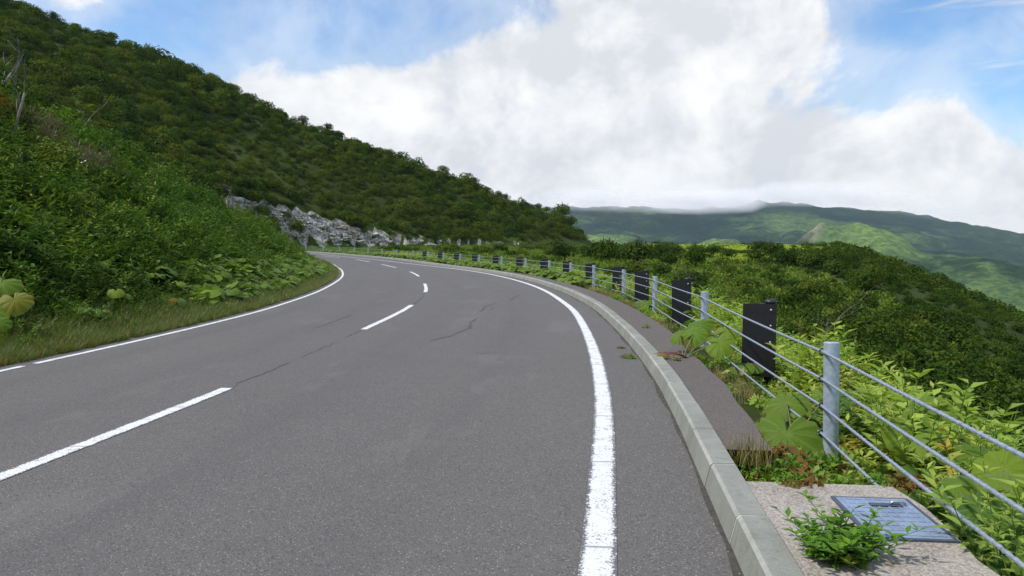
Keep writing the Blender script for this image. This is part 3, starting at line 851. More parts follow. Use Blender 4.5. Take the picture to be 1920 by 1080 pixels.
# ------------------------------------------------------------------ return road and its guard rail at the foot of the hill
ret = np.array([(-62, 133, 1.0), (-38, 160, .4), (-22, 188, -.3), (-8, 215, -.9), (6, 245, -1.0), (20, 272, -1.1), (30, 292, -1.2)])
retd = dense(ret, 8)
V = []
for i, p in enumerate(retd):
    t = retd[min(i + 1, len(retd) - 1)] - retd[max(i - 1, 0)]; n = np.array([t[1], -t[0]]); n = n / np.linalg.norm(n)
    z = p[2] + .35
    for o_ in (-3, 3): V.append((p[0] + n[0] * o_, p[1] + n[1] * o_, z))
    for o_ in (3, -3): V.append((p[0] + n[0] * o_, p[1] + n[1] * o_, z - 3))
F = []
for i in range(len(retd) - 1):
    q = 4 * i
    for j in range(4): F.append((q + j, q + (j + 1) % 4, q + 4 + (j + 1) % 4, q + 4 + j))
obj('distant_road', mesh_np('distant_road', np.array(V), F, M_ROAD, uv=np.array(V)[:, :2]), kind='structure', label='stretch of asphalt road returning along the foot of the hill')
gr = empty('guard_rail', (0, 215, -.5), label='pale far off guard rail beside the road at the foot of the hill', cat='guard rail')
mbr = MB(); pl = []
for i, p in enumerate(retd):
    if p[1] < 196: continue
    t = retd[min(i + 1, len(retd) - 1)] - retd[max(i - 1, 0)]; n = np.array([t[1], -t[0]]); n = n / np.linalg.norm(n)
    pl.append(Vector((p[0] + n[0] * 2.8, p[1] + n[1] * 2.8 - 215, p[2] + .35 + .5)))
for i in range(len(pl) - 1):
    a, b = pl[i], pl[i + 1]
    dv = b - a; R_ = dv.to_track_quat('X', 'Z').to_matrix()
    mbr.box((a + b) / 2 + Vector((0, 0, .62)), (dv.length + .02, .06, .28), R_)
mbr.build('rail_beam', M_RAIL, gr)
mbp = MB(); mbp.tube([(0, 0, -1), (0, 0, .75)], .07, 6); pme = mbp.mesh('rail_post', M_RAIL)
for i in range(0, len(pl)): obj('rail_post', pme, gr, pl[i])

# ------------------------------------------------------------------ foliage prototypes
def quads(C, Dv, Nv, L, Wd, fold=.25, lv=None):
    """C centres, Dv long axis, Nv approx normal; returns verts, faces, lv"""
    Dv = Dv / np.linalg.norm(Dv, axis=1)[:, None]
    Sv = np.cross(Dv, Nv); Sv /= np.linalg.norm(Sv, axis=1)[:, None] + 1e-9
    Nn = np.cross(Sv, Dv)
    L = np.asarray(L)[:, None]; Wd = np.asarray(Wd)[:, None]
    a = C - Dv * L / 2; b = C + Sv * Wd / 2 + Nn * Wd * fold - Dv * L * .08; c = C + Dv * L / 2 - Nn * L * .12; d = C - Sv * Wd / 2 + Nn * Wd * fold - Dv * L * .08
    V = np.stack([a, b, c, d], 1).reshape(-1, 3)
    n = len(C); F = np.arange(n * 4).reshape(n, 4)
    F2 = np.r_[F[:, [0, 1, 2]], F[:, [0, 2, 3]]]
    lv = rng.random(n) if lv is None else lv
    return V, F2, np.repeat(lv, 4)

def unit(n):
    v = rng.normal(size=(n, 3)); return v / np.linalg.norm(v, axis=1)[:, None]

def crown_mesh(name, n, rx_, rz_, leaf, mat, lumps=7, lo=-.25, asp=.6):
    lc = unit(lumps) * .55; lc[:, 2] = np.abs(lc[:, 2]) * .9
    k = rng.integers(0, lumps, n)
    v = unit(n); r = .38 + .2 * rng.random(n)
    P = lc[k] + v * r[:, None]
    P[:, 2] = np.where(P[:, 2] < lo, lo + rng.random(n) * .3, P[:, 2])
    N = P + .3 * rng.normal(size=(n, 3)) + [0, 0, .25]; N /= np.linalg.norm(N, axis=1)[:, None]
    Dv = np.cross(N, unit(n)) + .35 * unit(n)
    C = P * [rx_, rx_, rz_]
    V, F, lv = quads(C, Dv, N, leaf * (.7 + .7 * rng.random(n)), leaf * asp * (.7 + .6 * rng.random(n)))
    return mesh_np(name, V, F, mat, attrs={'lv': lv})

def clump_mesh(name, n, r, h, leaf, asp, mat, upr=.3):
    """leafy low clump: leaves leaning outwards and up through a dome"""
    v = unit(n); v[:, 2] = np.abs(v[:, 2])
    rr = rng.random(n) ** .4
    C = v * rr[:, None] * [r, r, h]
    out = C / [r, r, h] + [0, 0, .2]
    Dv = out * [1, 1, upr] + .5 * unit(n); Dv[:, 2] -= .1
    N = np.tile([0, 0, 1.], (n, 1)) + .55 * unit(n)
    V, F, lv = quads(C, Dv, N, leaf * (.6 + .8 * rng.random(n)), leaf * asp * (.7 + .6 * rng.random(n)), .2)
    return mesh_np(name, V, F, mat, attrs={'lv': lv})

def tuft_mesh(name, n, r, h, w, mat, bend=.5, seeds=False):
    V = []; F = []; lvs = []
    for i in range(n):
        a = rng.random() * 2 * pi; b = rng.random() * 2 * pi; rr = r * rng.random() ** .5
        p = np.array([cos(a) * rr, sin(a) * rr, -.03]); hh = h * (.5 + .6 * rng.random()); dd = np.array([cos(b), sin(b), 0]); sd = np.array([-dd[1], dd[0], 0])
        bb = bend * rng.random() * hh; l = rng.random(); q = len(V)
        for t, ww in ((0, 1), (.5, .8), (1, .12)):
            c = p + [0, 0, hh * t * (1 - .15 * t * (bb / hh))] + dd * bb * t * t
            V += [c - sd * w * ww, c + sd * w * ww]; lvs += [l, l]
        F += [(q, q + 1, q + 3, q + 2), (q + 2, q + 3, q + 5, q + 4)]
    return mesh_np(name, np.array(V), np.array(F), mat, attrs={'lv': np.array(lvs)})

def stalk_mesh(name, h, nl, leaf, asp, mat, nst=3, spread=.25, tip_curl=.3):
    """upright leafy stems with lance-shaped leaves along them"""
    Vs = []; Fs = []; lvs = []; off = 0
    for s_ in range(nst):
        a = rng.random() * 2 * pi; base = np.array([cos(a), sin(a), 0]) * spread * .4 * rng.random()
        lean = np.array([cos(a), sin(a), 0]) * spread * (.3 + rng.random()); hh = h * (.7 + .35 * rng.random())
        t = np.sort(.12 + .88 * rng.random(nl)); P = base + np.outer(t ** 1.5, lean) + np.outer(t, [0, 0, hh])
        ph = np.arange(nl) * 2.4 + rng.random() * 6
        Dv = np.c_[np.cos(ph), np.sin(ph), .45 - .6 * rng.random(nl) + .4 * t]
        L = leaf * (1.15 - .5 * t) * (.7 + .6 * rng.random(nl))
        C = P + Dv / np.linalg.norm(Dv, axis=1)[:, None] * (L / 2)[:, None]
        N = np.tile([0, 0, 1.], (nl, 1)) + .3 * unit(nl)
        V, F, lv = quads(C, Dv, N, L, L * asp, .18)
        Vs.append(V); Fs.append(F + off); lvs.append(lv); off += len(V)
        # stem as a thin three sided prism
        q = []
        for tt in (0, .5, 1):
            c = base + lean * tt ** 1.5 + np.array([0, 0, hh * tt]); w = .007 * (1.2 - tt * .8)
            for k in range(3): q.append(c + w * np.array([cos(2.1 * k), sin(2.1 * k), 0]))
        Vs.append(np.array(q)); f = []
        for i in range(2):
            for k in range(3):
                k2 = (k + 1) % 3
                f += [(i * 3 + k, i * 3 + k2, (i + 1) * 3 + k2), (i * 3 + k, (i + 1) * 3 + k2, (i + 1) * 3 + k)]
        Fs.append(np.array(f) + off); lvs.append(np.full(9, .1)); off += 9
    return mesh_np(name, np.vstack(Vs), np.vstack(Fs), mat, attrs={'lv': np.concatenate(lvs)})

def butter_leaf(name, mat, seed, lobes=11, notch=1.0, folded=0.0):
    r_ = np.random.default_rng(seed)
    ns, nrr = 66, 5
    V = [(0, 0, 0)]; vein = [1.0]; rad = [0.0]
    th = np.linspace(-pi, pi, ns, endpoint=False)
    ph = r_.random(4) * 6
    edge = 1 + .022 * np.cos(lobes * th) + .05 * np.cos(2 * th + ph[0]) + .03 * np.cos(3 * th + ph[1]) + .018 * np.cos(33 * th + ph[2]) + .02 * r_.normal(size=ns)
    edge *= 1 - notch * .72 * np.exp(-((np.abs(th) - pi) / .22) ** 2)
    for k in range(1, nrr + 1):
        t = k / nrr
        for j, a in enumerate(th):
            r = t * edge[j]
            fold = .028 * t * np.cos(lobes * a) + .06 * t * t * np.cos(2 * a + ph[3]) + .035 * t * t * np.cos(5 * a + ph[1])
            z = .08 * t - .38 * t * t + fold + folded * abs(r * sin(a)) * .7
            V.append((r * cos(a), r * sin(a), z)); vein.append(max(0, np.cos(lobes * a)) ** 8 * (1 - .45 * t)); rad.append(t)
    F = [(0, 1 + j, 1 + (j + 1) % ns) for j in range(ns)]
    for k in range(nrr - 1):
        for j in range(ns):
            a = 1 + k * ns + j; b = 1 + k * ns + (j + 1) % ns
            F.append((a, a + ns, b + ns, b))
    return mesh_np(name, np.array(V), F, mat, smooth=True, attrs={'vein': np.array(vein), 'rad': np.array(rad)})

def proto_obj(me): return bpy.data.objects.new(me.name, me)

def scatter(name, P, R, Sc, protos, idx=None, **k):
    P = np.asarray(P, np.float32); n = len(P)
    me = bpy.data.meshes.new(name); me.vertices.add(n); me.vertices.foreach_set('co', P.ravel())
    a = me.attributes.new('rot', 'FLOAT_VECTOR', 'POINT'); a.data.foreach_set('vector', np.asarray(R, np.float32).ravel())
    Sc = np.asarray(Sc, np.float32)
    if Sc.ndim == 1: Sc = np.repeat(Sc[:, None], 3, 1)
    a = me.attributes.new('scl', 'FLOAT_VECTOR', 'POINT'); a.data.foreach_set('vector', Sc.ravel())
    a = me.attributes.new('pick', 'INT', 'POINT')
    a.data.foreach_set('value', np.asarray(idx if idx is not None else rng.integers(0, len(protos), n), np.int32))
    o = obj(name, me, kind='stuff', **k)
    ng = bpy.data.node_groups.new(name + '_scatter', 'GeometryNodeTree')
    ng.interface.new_socket('Geometry', in_out='INPUT', socket_type='NodeSocketGeometry')
    ng.interface.new_socket('Geometry', in_out='OUTPUT', socket_type='NodeSocketGeometry')
    N = ng.nodes; Lk = ng.links
    gi = N.new('NodeGroupInput'); go = N.new('NodeGroupOutput'); iop = N.new('GeometryNodeInstanceOnPoints')
    jn = N.new('GeometryNodeGeometryToInstance')
    for p in reversed(protos):
        oi = N.new('GeometryNodeObjectInfo'); oi.inputs['Object'].default_value = p; oi.inputs['As Instance'].default_value = False
        Lk.new(oi.outputs['Geometry'], jn.inputs[0])
    def na(nm, t):
        nd = N.new('GeometryNodeInputNamedAttribute'); nd.data_type = t; nd.inputs['Name'].default_value = nm; return nd.outputs[0]
    er = N.new('FunctionNodeEulerToRotation'); Lk.new(na('rot', 'FLOAT_VECTOR'), er.inputs[0])
    Lk.new(gi.outputs[0], iop.inputs['Points']); Lk.new(jn.outputs[0], iop.inputs['Instance'])
    iop.inputs['Pick Instance'].default_value = True
    Lk.new(na('pick', 'INT'), iop.inputs['Instance Index']); Lk.new(er.outputs[0], iop.inputs['Rotation']); Lk.new(na('scl', 'FLOAT_VECTOR'), iop.inputs['Scale'])
    Lk.new(iop.outputs[0], go.inputs[0])
    md = o.modifiers.new('scatter', 'NODES'); md.node_group = ng
    return o

def jit(x0, x1, y0, y1, st):
    gx_, gy_ = np.meshgrid(np.arange(x0, x1, st), np.arange(y0, y1, st))
    return (gx_.ravel() + (rng.random(gx_.size) - .5) * st * 1.1, gy_.ravel() + (rng.random(gx_.size) - .5) * st * 1.1)
def rots(n, tilt=.12):
    return np.c_[rng.normal(0, tilt, n), rng.normal(0, tilt, n), rng.random(n) * 2 * pi]

# ------------------------------------------------------------------ the hillside scrub
def hill_info(x, y):
    px = x - RA[0]; py = y - RA[1]
    t = (px * RD[0] + py * RD[1]) / RLEN; q = px * RNr[0] + py * RNr[1]
    return t, q
shrub = [proto_obj(crown_mesh('shrub_crown', 560, 1, .75, .165, M_SHRUB, 10)) for _ in range(4)] + [proto_obj(crown_mesh('shrub_crown', 300, .95, 1.05, .22, M_SHRUB, 5)) for _ in range(2)]
x, y = jit(-330, 45, 4, 330, 1.72)
dist = np.hypot(x, y)
keep = (x / np.maximum(y, 1) > -1.0) & (rng.random(len(x)) < np.clip(120 / dist, .6, 1))
x, y, dist = x[keep], y[keep], dist[keep]
s_, d_ = project(np.c_[x, y]); u_ = -d_ + oL(s_) - .55
t_, q_ = hill_info(x, y)
zg = ground(x, y)
hill_zone = (q_ > -9) & (d_ > 0)
lowg = base_right(x, y)
onhill = np.where(d_ > 0, (q_ > -9) & (zg > 2.2 + .012 * np.maximum(0, y - 120)) & (y > 120), (u_ > 11) & (q_ > -9))
# leave the rock cut bare
hcx = np.interp(t_, [.10, .20, .30, .38, .45, .52, .65, .8], [0, 7.5, 11.3, 9.0, 5.0, 2.4, 1.4, 0])
lo_ = .2 + .012 * np.maximum(0, y - 120)
bare_ = (d_ > 0) & (zg < lo_ + hcx * 1.02) & (t_ > .15) & (t_ < .85) & (q_ > 0) & (fbm(x * .16 + 3, y * .16, 3) < .38)
big = fbm(x * .03, y * .03, 3)
k_ = onhill & ~bare_
x, y, zg, dist, big, t_ = x[k_], y[k_], zg[k_], dist[k_], big[k_], t_[k_]
sc = (.85 + 1.15 * rng.random(len(x)) ** 2.2) * (1 + .7 * big) * np.clip(.75 + dist / 220, .8, 1.55)
sc = sc * np.where(t_ > .8, .85, 1) * np.where(rng.random(len(x)) < .08, 1.5, 1)
print('hill shrubs', len(x))
scatter('hillside_scrub', np.c_[x, y, zg + sc * .05], rots(len(x)), np.c_[sc, sc, sc * (.8 + .5 * rng.random(len(x)))], shrub,
        label='dense dark green scrub covering the whole hillside left of the road')

# ------------------------------------------------------------------ scrub of the lower ground on the right
vshrub = [proto_obj(crown_mesh('valley_crown', 420, 1, .8, .20, M_SHRUB_SHADE)) for _ in range(5)]
sun_shrub = [proto_obj(crown_mesh('sun_tinted_crown', 260, 1, .5, .17, M_SUN_TINT)) for _ in range(2)]
x, y = jit(-25, 330, 9, 345, 2.0)
dist = np.hypot(x, y)
keep = (x / y < .95) & (x / y > -.2) & (rng.random(len(x)) < np.clip(85 / dist, .34, 1))
x, y, dist = x[keep], y[keep], dist[keep]
s_, d_ = project(np.c_[x, y]); e_r = d_ - oF(s_)
t_, q_ = hill_info(x, y)
k_ = (d_ > 0) & (e_r > 5.2) & ~((y > 290) & (x / y > .13) & (x / y < .44)) & ~((x < 20) & (y > 55) & (rng.random(len(x)) < .93)) & ~((q_ > -6) & (t_ < 1.05) & (y > 200))
x, y, dist, e_r = x[k_], y[k_], dist[k_], e_r[k_]
zg = ground(x, y)
nz = fbm(x * .03 + 5, y * .03, 3)
sc = (1.0 + .9 * rng.random(len(x)) ** 1.5) * (1 + .5 * nz) * np.clip(.8 + dist / 300, .8, 1.5)
sc = sc * np.clip(.45 + (e_r - 5) / 10, .45, 1)
sc = sc * (1 - .55 * np.exp(-((y - 88) / 26) ** 2) * (x / y > .12))
tz = x / y
open_land = (y > 98) & (tz > .16) & (tz < .47) & (fbm(x * .022 + 2, y * .012 + 8, 3) > -.34 - .4 * np.clip((y - 150) / 20, 0, 1) + .35 * np.clip((120 - y) / 25, 0, 1)) & (x < 5 + .4 * y - 2)  # area whose scrub carries the painted sunlight
print('valley shrubs', len(x), open_land.sum())
xm, ym = jit(8, 125, 92, 292, 1.75); tm = xm / ym
km = (tm > .15) & (tm < .48) & (xm < 4 + .4 * ym) & (fbm(xm * .022 + 2, ym * .012 + 8, 3) > -.34 - .4 * np.clip((ym - 150) / 20, 0, 1) + .35 * np.clip((118 - ym) / 25, 0, 1)) & (rng.random(len(xm)) < np.clip(150 / ym, .6, 1))
xm, ym = xm[km], ym[km]; zm = ground(xm, ym); n = len(xm); sm = (.9 + .8 * rng.random(n)) * (1 + .4 * fbm(xm * .06, ym * .06, 2)) * np.clip(.75 + (ym - 85) / 160, .75, 1.4)
scatter('sun_tinted_scrub', np.c_[xm, ym, zm - .1], rots(n, .06), np.c_[sm * 1.3, sm * 1.3, sm * .85], sun_shrub,
        label='low scrub, painted bright yellow green for sunlight, on the terrace beyond the fence')
mix_ = rng.random(n) < .955
kk = ~open_land
P = np.r_[np.c_[x, y, zg + .1 * sc][kk], np.c_[xm, ym, zm][~mix_]]; Sx = np.r_[sc[kk], sm[~mix_]]
scatter('valley_scrub', P, rots(len(P)), np.c_[Sx, Sx, Sx * (.8 + .45 * rng.random(len(P)))], vshrub, label='scrub woodland darkened in colour for shade, covering the lower ground beyond the fence')

# low green growth between the bend and the return road
gr_clump = [proto_obj(clump_mesh('meadow_clump', 90, .8, .55, .22, .4, M_GREENGRASS, .8)) for _ in range(3)]
x, y = jit(-90, 40, 50, 300, 1.35)
s_, d_ = project(np.c_[x, y]); t_, q_ = hill_info(x, y); zg = ground(x, y)
dr_ = np.min(np.hypot(x[:, None] - retd[None, :, 0], y[:, None] - retd[None, :, 1]), 1)
k_ = (d_ > 0) & (d_ - oF(s_) > 1.0) & (dr_ > 3.4) & (zg < 3.0 + .012 * np.maximum(0, y - 120)) & (x < 34) & (rng.random(len(x)) < np.clip(120 / np.hypot(x, y), .5, 1))
x, y, zg = x[k_], y[k_], zg[k_]; sc = .8 + .9 * rng.random(len(x))
print('bright_green', len(x))
scatter('green_meadow', np.c_[x, y, zg - .05], rots(len(x)), sc, gr_clump, label='low green growth on the flat ground below the rock cut')

# ------------------------------------------------------------------ left bank: leaves, grass verge
bank = [proto_obj(clump_mesh('bank_clump', 130, .5, .42, .135, .42, M_SASA, .5)) for _ in range(4)] + \
       [proto_obj(stalk_mesh('bank_stalks', .75, 26, .17, .30, M_SASA, 4, .35)) for _ in range(2)]
ss = rng.random(60000) * (s_at(-22, 92) - 1) + 1; uu = .35 + 12.9 * rng.random(60000) ** 1.08
xx, yy = SD(ss, oL(ss) - .55 - uu)
dd_ = np.hypot(xx, yy)
keep = (rng.random(len(xx)) < np.clip(14 / np.maximum(dd_, 10), .16, 1) * .5) & (xx / np.maximum(yy, .1) > -1.25) & (yy > .5)
xx, yy, uu, dd_ = xx[keep], yy[keep], uu[keep], dd_[keep]
pick = rng.integers(0, 6, len(xx)); zz = ground(xx, yy)
sc = (.65 + .6 * rng.random(len(xx))) * np.clip(.85 + dd_ / 90, .85, 1.35) * np.clip(.35 + uu / 4, .4, 1.15) * (1 + .45 * fbm(xx * .35, yy * .35, 3))
print('bank', len(xx))
scatter('bank_undergrowth', np.c_[xx, yy, zz - .05], rots(len(xx), .2), sc, bank, pick, label='thick leafy green undergrowth on the steep bank left of the road')
xb, yb = jit(-60, -6, 6, 100, 1.55)
sb, db = project(np.c_[xb, yb]); ub = -db + oL(sb) - .55
kb = (db < 0) & (ub > 3.2) & (ub < 14) & (rng.random(len(xb)) < np.clip((ub - 1) / 9, 0, .9)) & (fbm(xb * .12, yb * .12, 2) > -.3)
xb, yb, ub = xb[kb], yb[kb], ub[kb]; sb_ = (.5 + .75 * rng.random(len(xb))) * np.clip(.5 + ub / 16, .5, 1.2)
bshr = [proto_obj(crown_mesh('bank_shrub', 520, 1, .95, .17, M_SASA, 8, -.3, .5)) for _ in range(3)] + [proto_obj(crown_mesh('bank_shrub', 520, 1, .95, .16, M_SHRUB, 8, -.3, .5)) for _ in range(3)]
scatter('bank_shrubs', np.c_[xb, yb, ground(xb, yb) + sb_ * .25], rots(len(xb)), sb_, bshr, label='darker bushes rising out of the undergrowth on the left bank')
grass = [proto_obj(tuft_mesh('verge_tuft', 46, .16, .42, .0045, M_GRASS, .7)) for _ in range(4)]
ss = rng.random(60000) * (s_at(-16, 76) - 1) + 1; uu = -.28 + 1.25 * rng.random(60000) ** 1.5
xx, yy = SD(ss, oL(ss) - .55 - uu); dd_ = np.hypot(xx, yy)
keep = (rng.random(len(xx)) < np.clip(12 / np.maximum(dd_, 8), .12, 1) * .5) & (xx / np.maximum(yy, .1) > -1.2)
xx, yy, uu, dd_ = xx[keep], yy[keep], uu[keep], dd_[keep]
sc = (.45 + .6 * rng.random(len(xx))) * np.clip(.55 + uu * .5, .4, 1.0) * np.clip(.85 + dd_ / 60, 1, 1.5)
zz = ground(xx, yy); zz = np.where(uu < .3, zr(yy) - .02, zz)
print('verge', len(xx))
scatter('verge_grass', np.c_[xx, yy, zz], rots(len(xx), .15), sc, grass, label='olive and straw coloured grass along the hill side edge of the road')
ss = s_at(-6.3, 6) + rng.random(1500) * 60; uu = .15 + 1.1 * rng.random(1500)
xx, yy = SD(ss, oL(ss) - .55 - uu); k_ = rng.random(1500) < np.clip(16 / np.hypot(xx, yy), .2, 1) * .8; xx, yy = xx[k_], yy[k_]
vg = [proto_obj(clump_mesh('verge_weed', 60, .22, .2, .08, .5, M_SASA, .5)), proto_obj(clump_mesh('verge_weed', 60, .2, .22, .09, .4, M_GREENGRASS, .8)), proto_obj(stalk_mesh('verge_stalk', .45, 14, .10, .3, M_SASA, 3, .2))]
scatter('verge_weeds', np.c_[xx, yy, ground(xx, yy) - .02], rots(len(xx), .15), .7 + .6 * rng.random(len(xx)), vg, label='small green weeds mixed into the verge grass')
# gritty dirt line under the verge
strip('verge_dirt', 2, s_at(-20, 84), lambda s: oL(s) - .62 - .5, lambda s: oL(s) - .42 + .05 * math.sin(s * 2.3) + .04 * math.sin(s * 5.7), mat_simple('verge_soil', (.075, .062, .045), .95, 0, .4, 8, .5), .006, .3, 3, kind='structure',
      label='strip of dark dirt between asphalt and verge grass')

# ------------------------------------------------------------------ right side: growth round and behind the fence
mug = [proto_obj(stalk_mesh('mugwort', 1.0, 34, .15, .30, M_MUG, 5, .32)) for _ in range(5)] + [proto_obj(stalk_mesh('knotweed', 1.0, 20, .19, .5, M_MUG, 4, .34)) for _ in range(2)]
cover = [proto_obj(clump_mesh('cover_clump', 80, .33, .25, .12, .5, M_MUG, .4)) for _ in range(2)] + [proto_obj(clump_mesh('cover_clump_dark', 80, .33, .22, .11, .5, M_DARKLEAF, .4)) for _ in range(2)]
ss = rng.random(60000) * (s_at(-24, 95)); ee = -.55 + 6.6 * rng.random(60000)
xx, yy = SD(ss, oF(ss) + ee); dd_ = np.hypot(xx, yy)
keep = (rng.random(len(xx)) < np.clip(9 / np.maximum(dd_, 6), .14, 1) * .42) & (yy > -1) & (ee > np.where(yy < 5.0, .12, .25))
xs, ys, es, ds = xx[keep], yy[keep], ee[keep], dd_[keep]; zs = ground(xs, ys)
sc = (.62 + .45 * rng.random(len(xs))) * np.clip(.62 + es * .55, .55, 1.15) * (1 + .35 * fbm(xs * .8, ys * .8, 2))
thin_ = ((ys < 8.5) & (es < 1.1) & (rng.random(len(xs)) < .35)) | ((ys < 4.8) & (es < .4) & (rng.random(len(xs)) < .6))
xs, ys, es, zs, sc = xs[~thin_], ys[~thin_], es[~thin_], zs[~thin_], sc[~thin_]
top = np.where(es > .4, .66, .40) + .24 * rng.random(len(xs))
sc = np.minimum(sc, np.maximum((top + zr(ys) - zs), .25) / 1.0)
lowz = (es < .75) & (((ys > 6.5) & (ys < 10.2)) | ((ys > 11.6) & (ys < 17)) | ((ys > 19.5) & (ys < 22.8)))
sc = np.where(lowz, sc * .42, sc)
print('mug', len(xs))
scatter('fence_herbs', np.c_[xs, ys, zs - .03], rots(len(xs), .12), sc, mug, label='tall light green leafy herbs growing on the slope behind the fence')
keep = (rng.random(len(xx)) < np.clip(9 / np.maximum(dd_, 6), .12, 1) * .42) & (ee < 3.5) & (ee > np.where(yy < 5.0, .05, -.52)) & (yy > -1)
keep &= ~((ee < -.12) & (fbm(xx * .9, yy * .9, 2) < .08)) & ~((ee < .3) & (((yy > 5.9) & (yy < 9.2)) | ((yy > 11.5) & (yy < 16.4)) | ((yy > 19) & (yy < 22))) & (rng.random(len(yy)) < .9))
xs, ys, es, ds = xx[keep], yy[keep], ee[keep], dd_[keep]; zs = ground(xs, ys)
sc = (.5 + .6 * rng.random(len(xs))) * np.clip(.75 + es * .5, .5, 1.1)
scatter('ground_cover', np.c_[xs, ys, zs - .02], rots(len(xs), .2), sc, cover, label='small leafy ground cover under the fence')
ss_ = rng.random(1500) * s_at(1, 60); ee_ = -.6 + 1.6 * rng.random(1500)
xs, ys = SD(ss_, oF(ss_) + ee_); k_ = (ys > 4.85) | (ee_ > .1); xs, ys = xs[k_], ys[k_]
drytuft = [proto_obj(tuft_mesh('dry_tuft', 34, .10, .24, .0019, M_DRY, .7)) for _ in range(3)]
scatter('dry_grass', np.c_[xs, ys, ground(xs, ys)], rots(len(xs), .2), .5 + .6 * rng.random(len(xs)), drytuft, label='thin dry grass wisps below the cables')

lit_ = [proto_obj(clump_mesh('litter', 50, .16, .03, .06, .6, M_BROWN, .1)), proto_obj(clump_mesh('cover_small', 60, .14, .08, .05, .5, M_DARKLEAF, .3))]
xs = 1.5 + 1.0 * rng.random(170); ys = 4.35 + 1.25 * rng.random(170)
k_ = (ys > 4.5) | (rng.random(170) < .35); xs, ys = xs[k_], ys[k_]
scatter('leaf_litter', np.c_[xs, ys, np.where(ys < 4.5, .12, ground(xs, ys) + .01)], rots(len(xs), .2), .6 + .7 * rng.random(len(xs)), lit_, (rng.random(len(xs)) < .4).astype(int), label='brown leaf litter and tiny weeds at the edge of the concrete pad')
grit = []; gf = []
for i in range(900):
    s_g = s_at(.9, 1.5) + rng.random() ** 1.4 * 26; x_, y_ = SD(s_g, oK(s_g) - .05 - abs(rng.normal(0, .035)) - (.25 * rng.random() if rng.random() < .25 else 0)); r_g = .0025 + .005 * rng.random() ** 2; b_ = len(grit)
    z_ = float(zr(y_)) + .001; a_ = rng.random() * 6
    grit += [(x_ + r_g * cos(a_ + q), y_ + r_g * sin(a_ + q), z_) for q in (0, 2.1, 4.2)] + [(x_, y_, z_ + r_g)]
    gf += [(b_, b_ + 1, b_ + 3), (b_ + 1, b_ + 2, b_ + 3), (b_ + 2, b_, b_ + 3)]
obj('grit', mesh_np('grit', np.array(grit), gf, mat_simple('grit_stone', (.42, .39, .34), .9, 0, .5, 60, .1)), kind='stuff', label='loose grit gathered along the foot of the kerb')
gutter = mat_simple('gutter_dirt', (.075, .068, .055), .95, 0, .4, 14, .5)
strip('gutter_dirt', 3, s_at(0, 38), lambda s: oK(s) - .045 - .035 * abs(math.sin(s * 2.1) * math.sin(s * .7)) - .012, lambda s: oK(s) - .03, gutter, .0032, .1, 2, None, kind='structure', label='thin dark dirt line where asphalt meets kerb')

# butterbur: big round leaves, each plant a thing of its own
BL = [butter_leaf('leaf', M_BUTTER, i) for i in range(4)] + [butter_leaf('leaf', M_BUTTER_DK, 10 + i) for i in range(2)] + [butter_leaf('leaf', M_BUTTER, 20, folded=.8)]
YL = [butter_leaf('yellow_leaf', M_YELLOWLEAF, 30 + i) for i in range(2)]
def frame_for(nrm, tipdir):
    z = Vector(nrm).normalized(); x = Vector(tipdir); x = (x - z * x.dot(z)).normalized(); y = z.cross(x)
    return Matrix((x, y, z)).transposed().to_euler()
def butterbur(x, y, z, leaves, label, group, cat='butterbur plant', rs=None):
    """leaves: list of (dx, dy, height, radius, normal, mesh)"""
    r = empty('butterbur_plant', (x, y, z), label=label, cat=cat, group=group)
    for (lx, ly, lz, rad, nrm, me) in leaves:
        tip = Vector((lx, ly, -.2)) if (abs(lx) + abs(ly)) > .01 else Vector((1, 0, 0))
        l = obj('leaf', me, r, (lx, ly, lz), frame_for(nrm, tip), (rad, rad, rad))
        mb = MB(); P = []
        for t in (0, .35, .7, 1):
            P.append((lx * t ** 1.3, ly * t ** 1.3, -.05 + (lz + .05) * (t ** .8)))
        mb.tube(P, [.011, .009, .007, .006], 5, caps=False); mb.build('stem', M_STEM, r, smooth=True)
    return r
def auto_leaves(n, h, rad, lean=.5, dark=.25, yellow=.05, face=None):
    out = []; a0 = random.random() * 6
    for i in range(n):
        a = a0 + i * 2 * pi / n + random.uniform(-.35, .35); L = h * random.uniform(.75, 1.1); ln = lean * random.uniform(.4, 1.2)
        c = Vector((cos(a) * L * ln, sin(a) * L * ln, L * (1 - .3 * ln)))
        nn_ = Vector((cos(a) * random.uniform(.2, .75), sin(a) * random.uniform(.2, .75), 1))
        if face: nn_ += Vector(face) * random.uniform(.2, .7)
        q = random.random()
        me = random.choice(YL) if q < yellow else (random.choice(BL[4:6]) if q < yellow + dark else random.choice(BL[:4] + BL[6:]))
        out.append((c.x, c.y, c.z, rad * random.uniform(.65, 1.15), nn_, me))
    return out
bayname = ['beside the nearest grey post, camera side of it', 'between the first and second grey posts', 'between the second and third grey posts', 'between the third and fourth grey posts', 'between the fourth and fifth grey posts',
           'between the fifth and sixth grey posts', 'between the sixth and seventh grey posts']
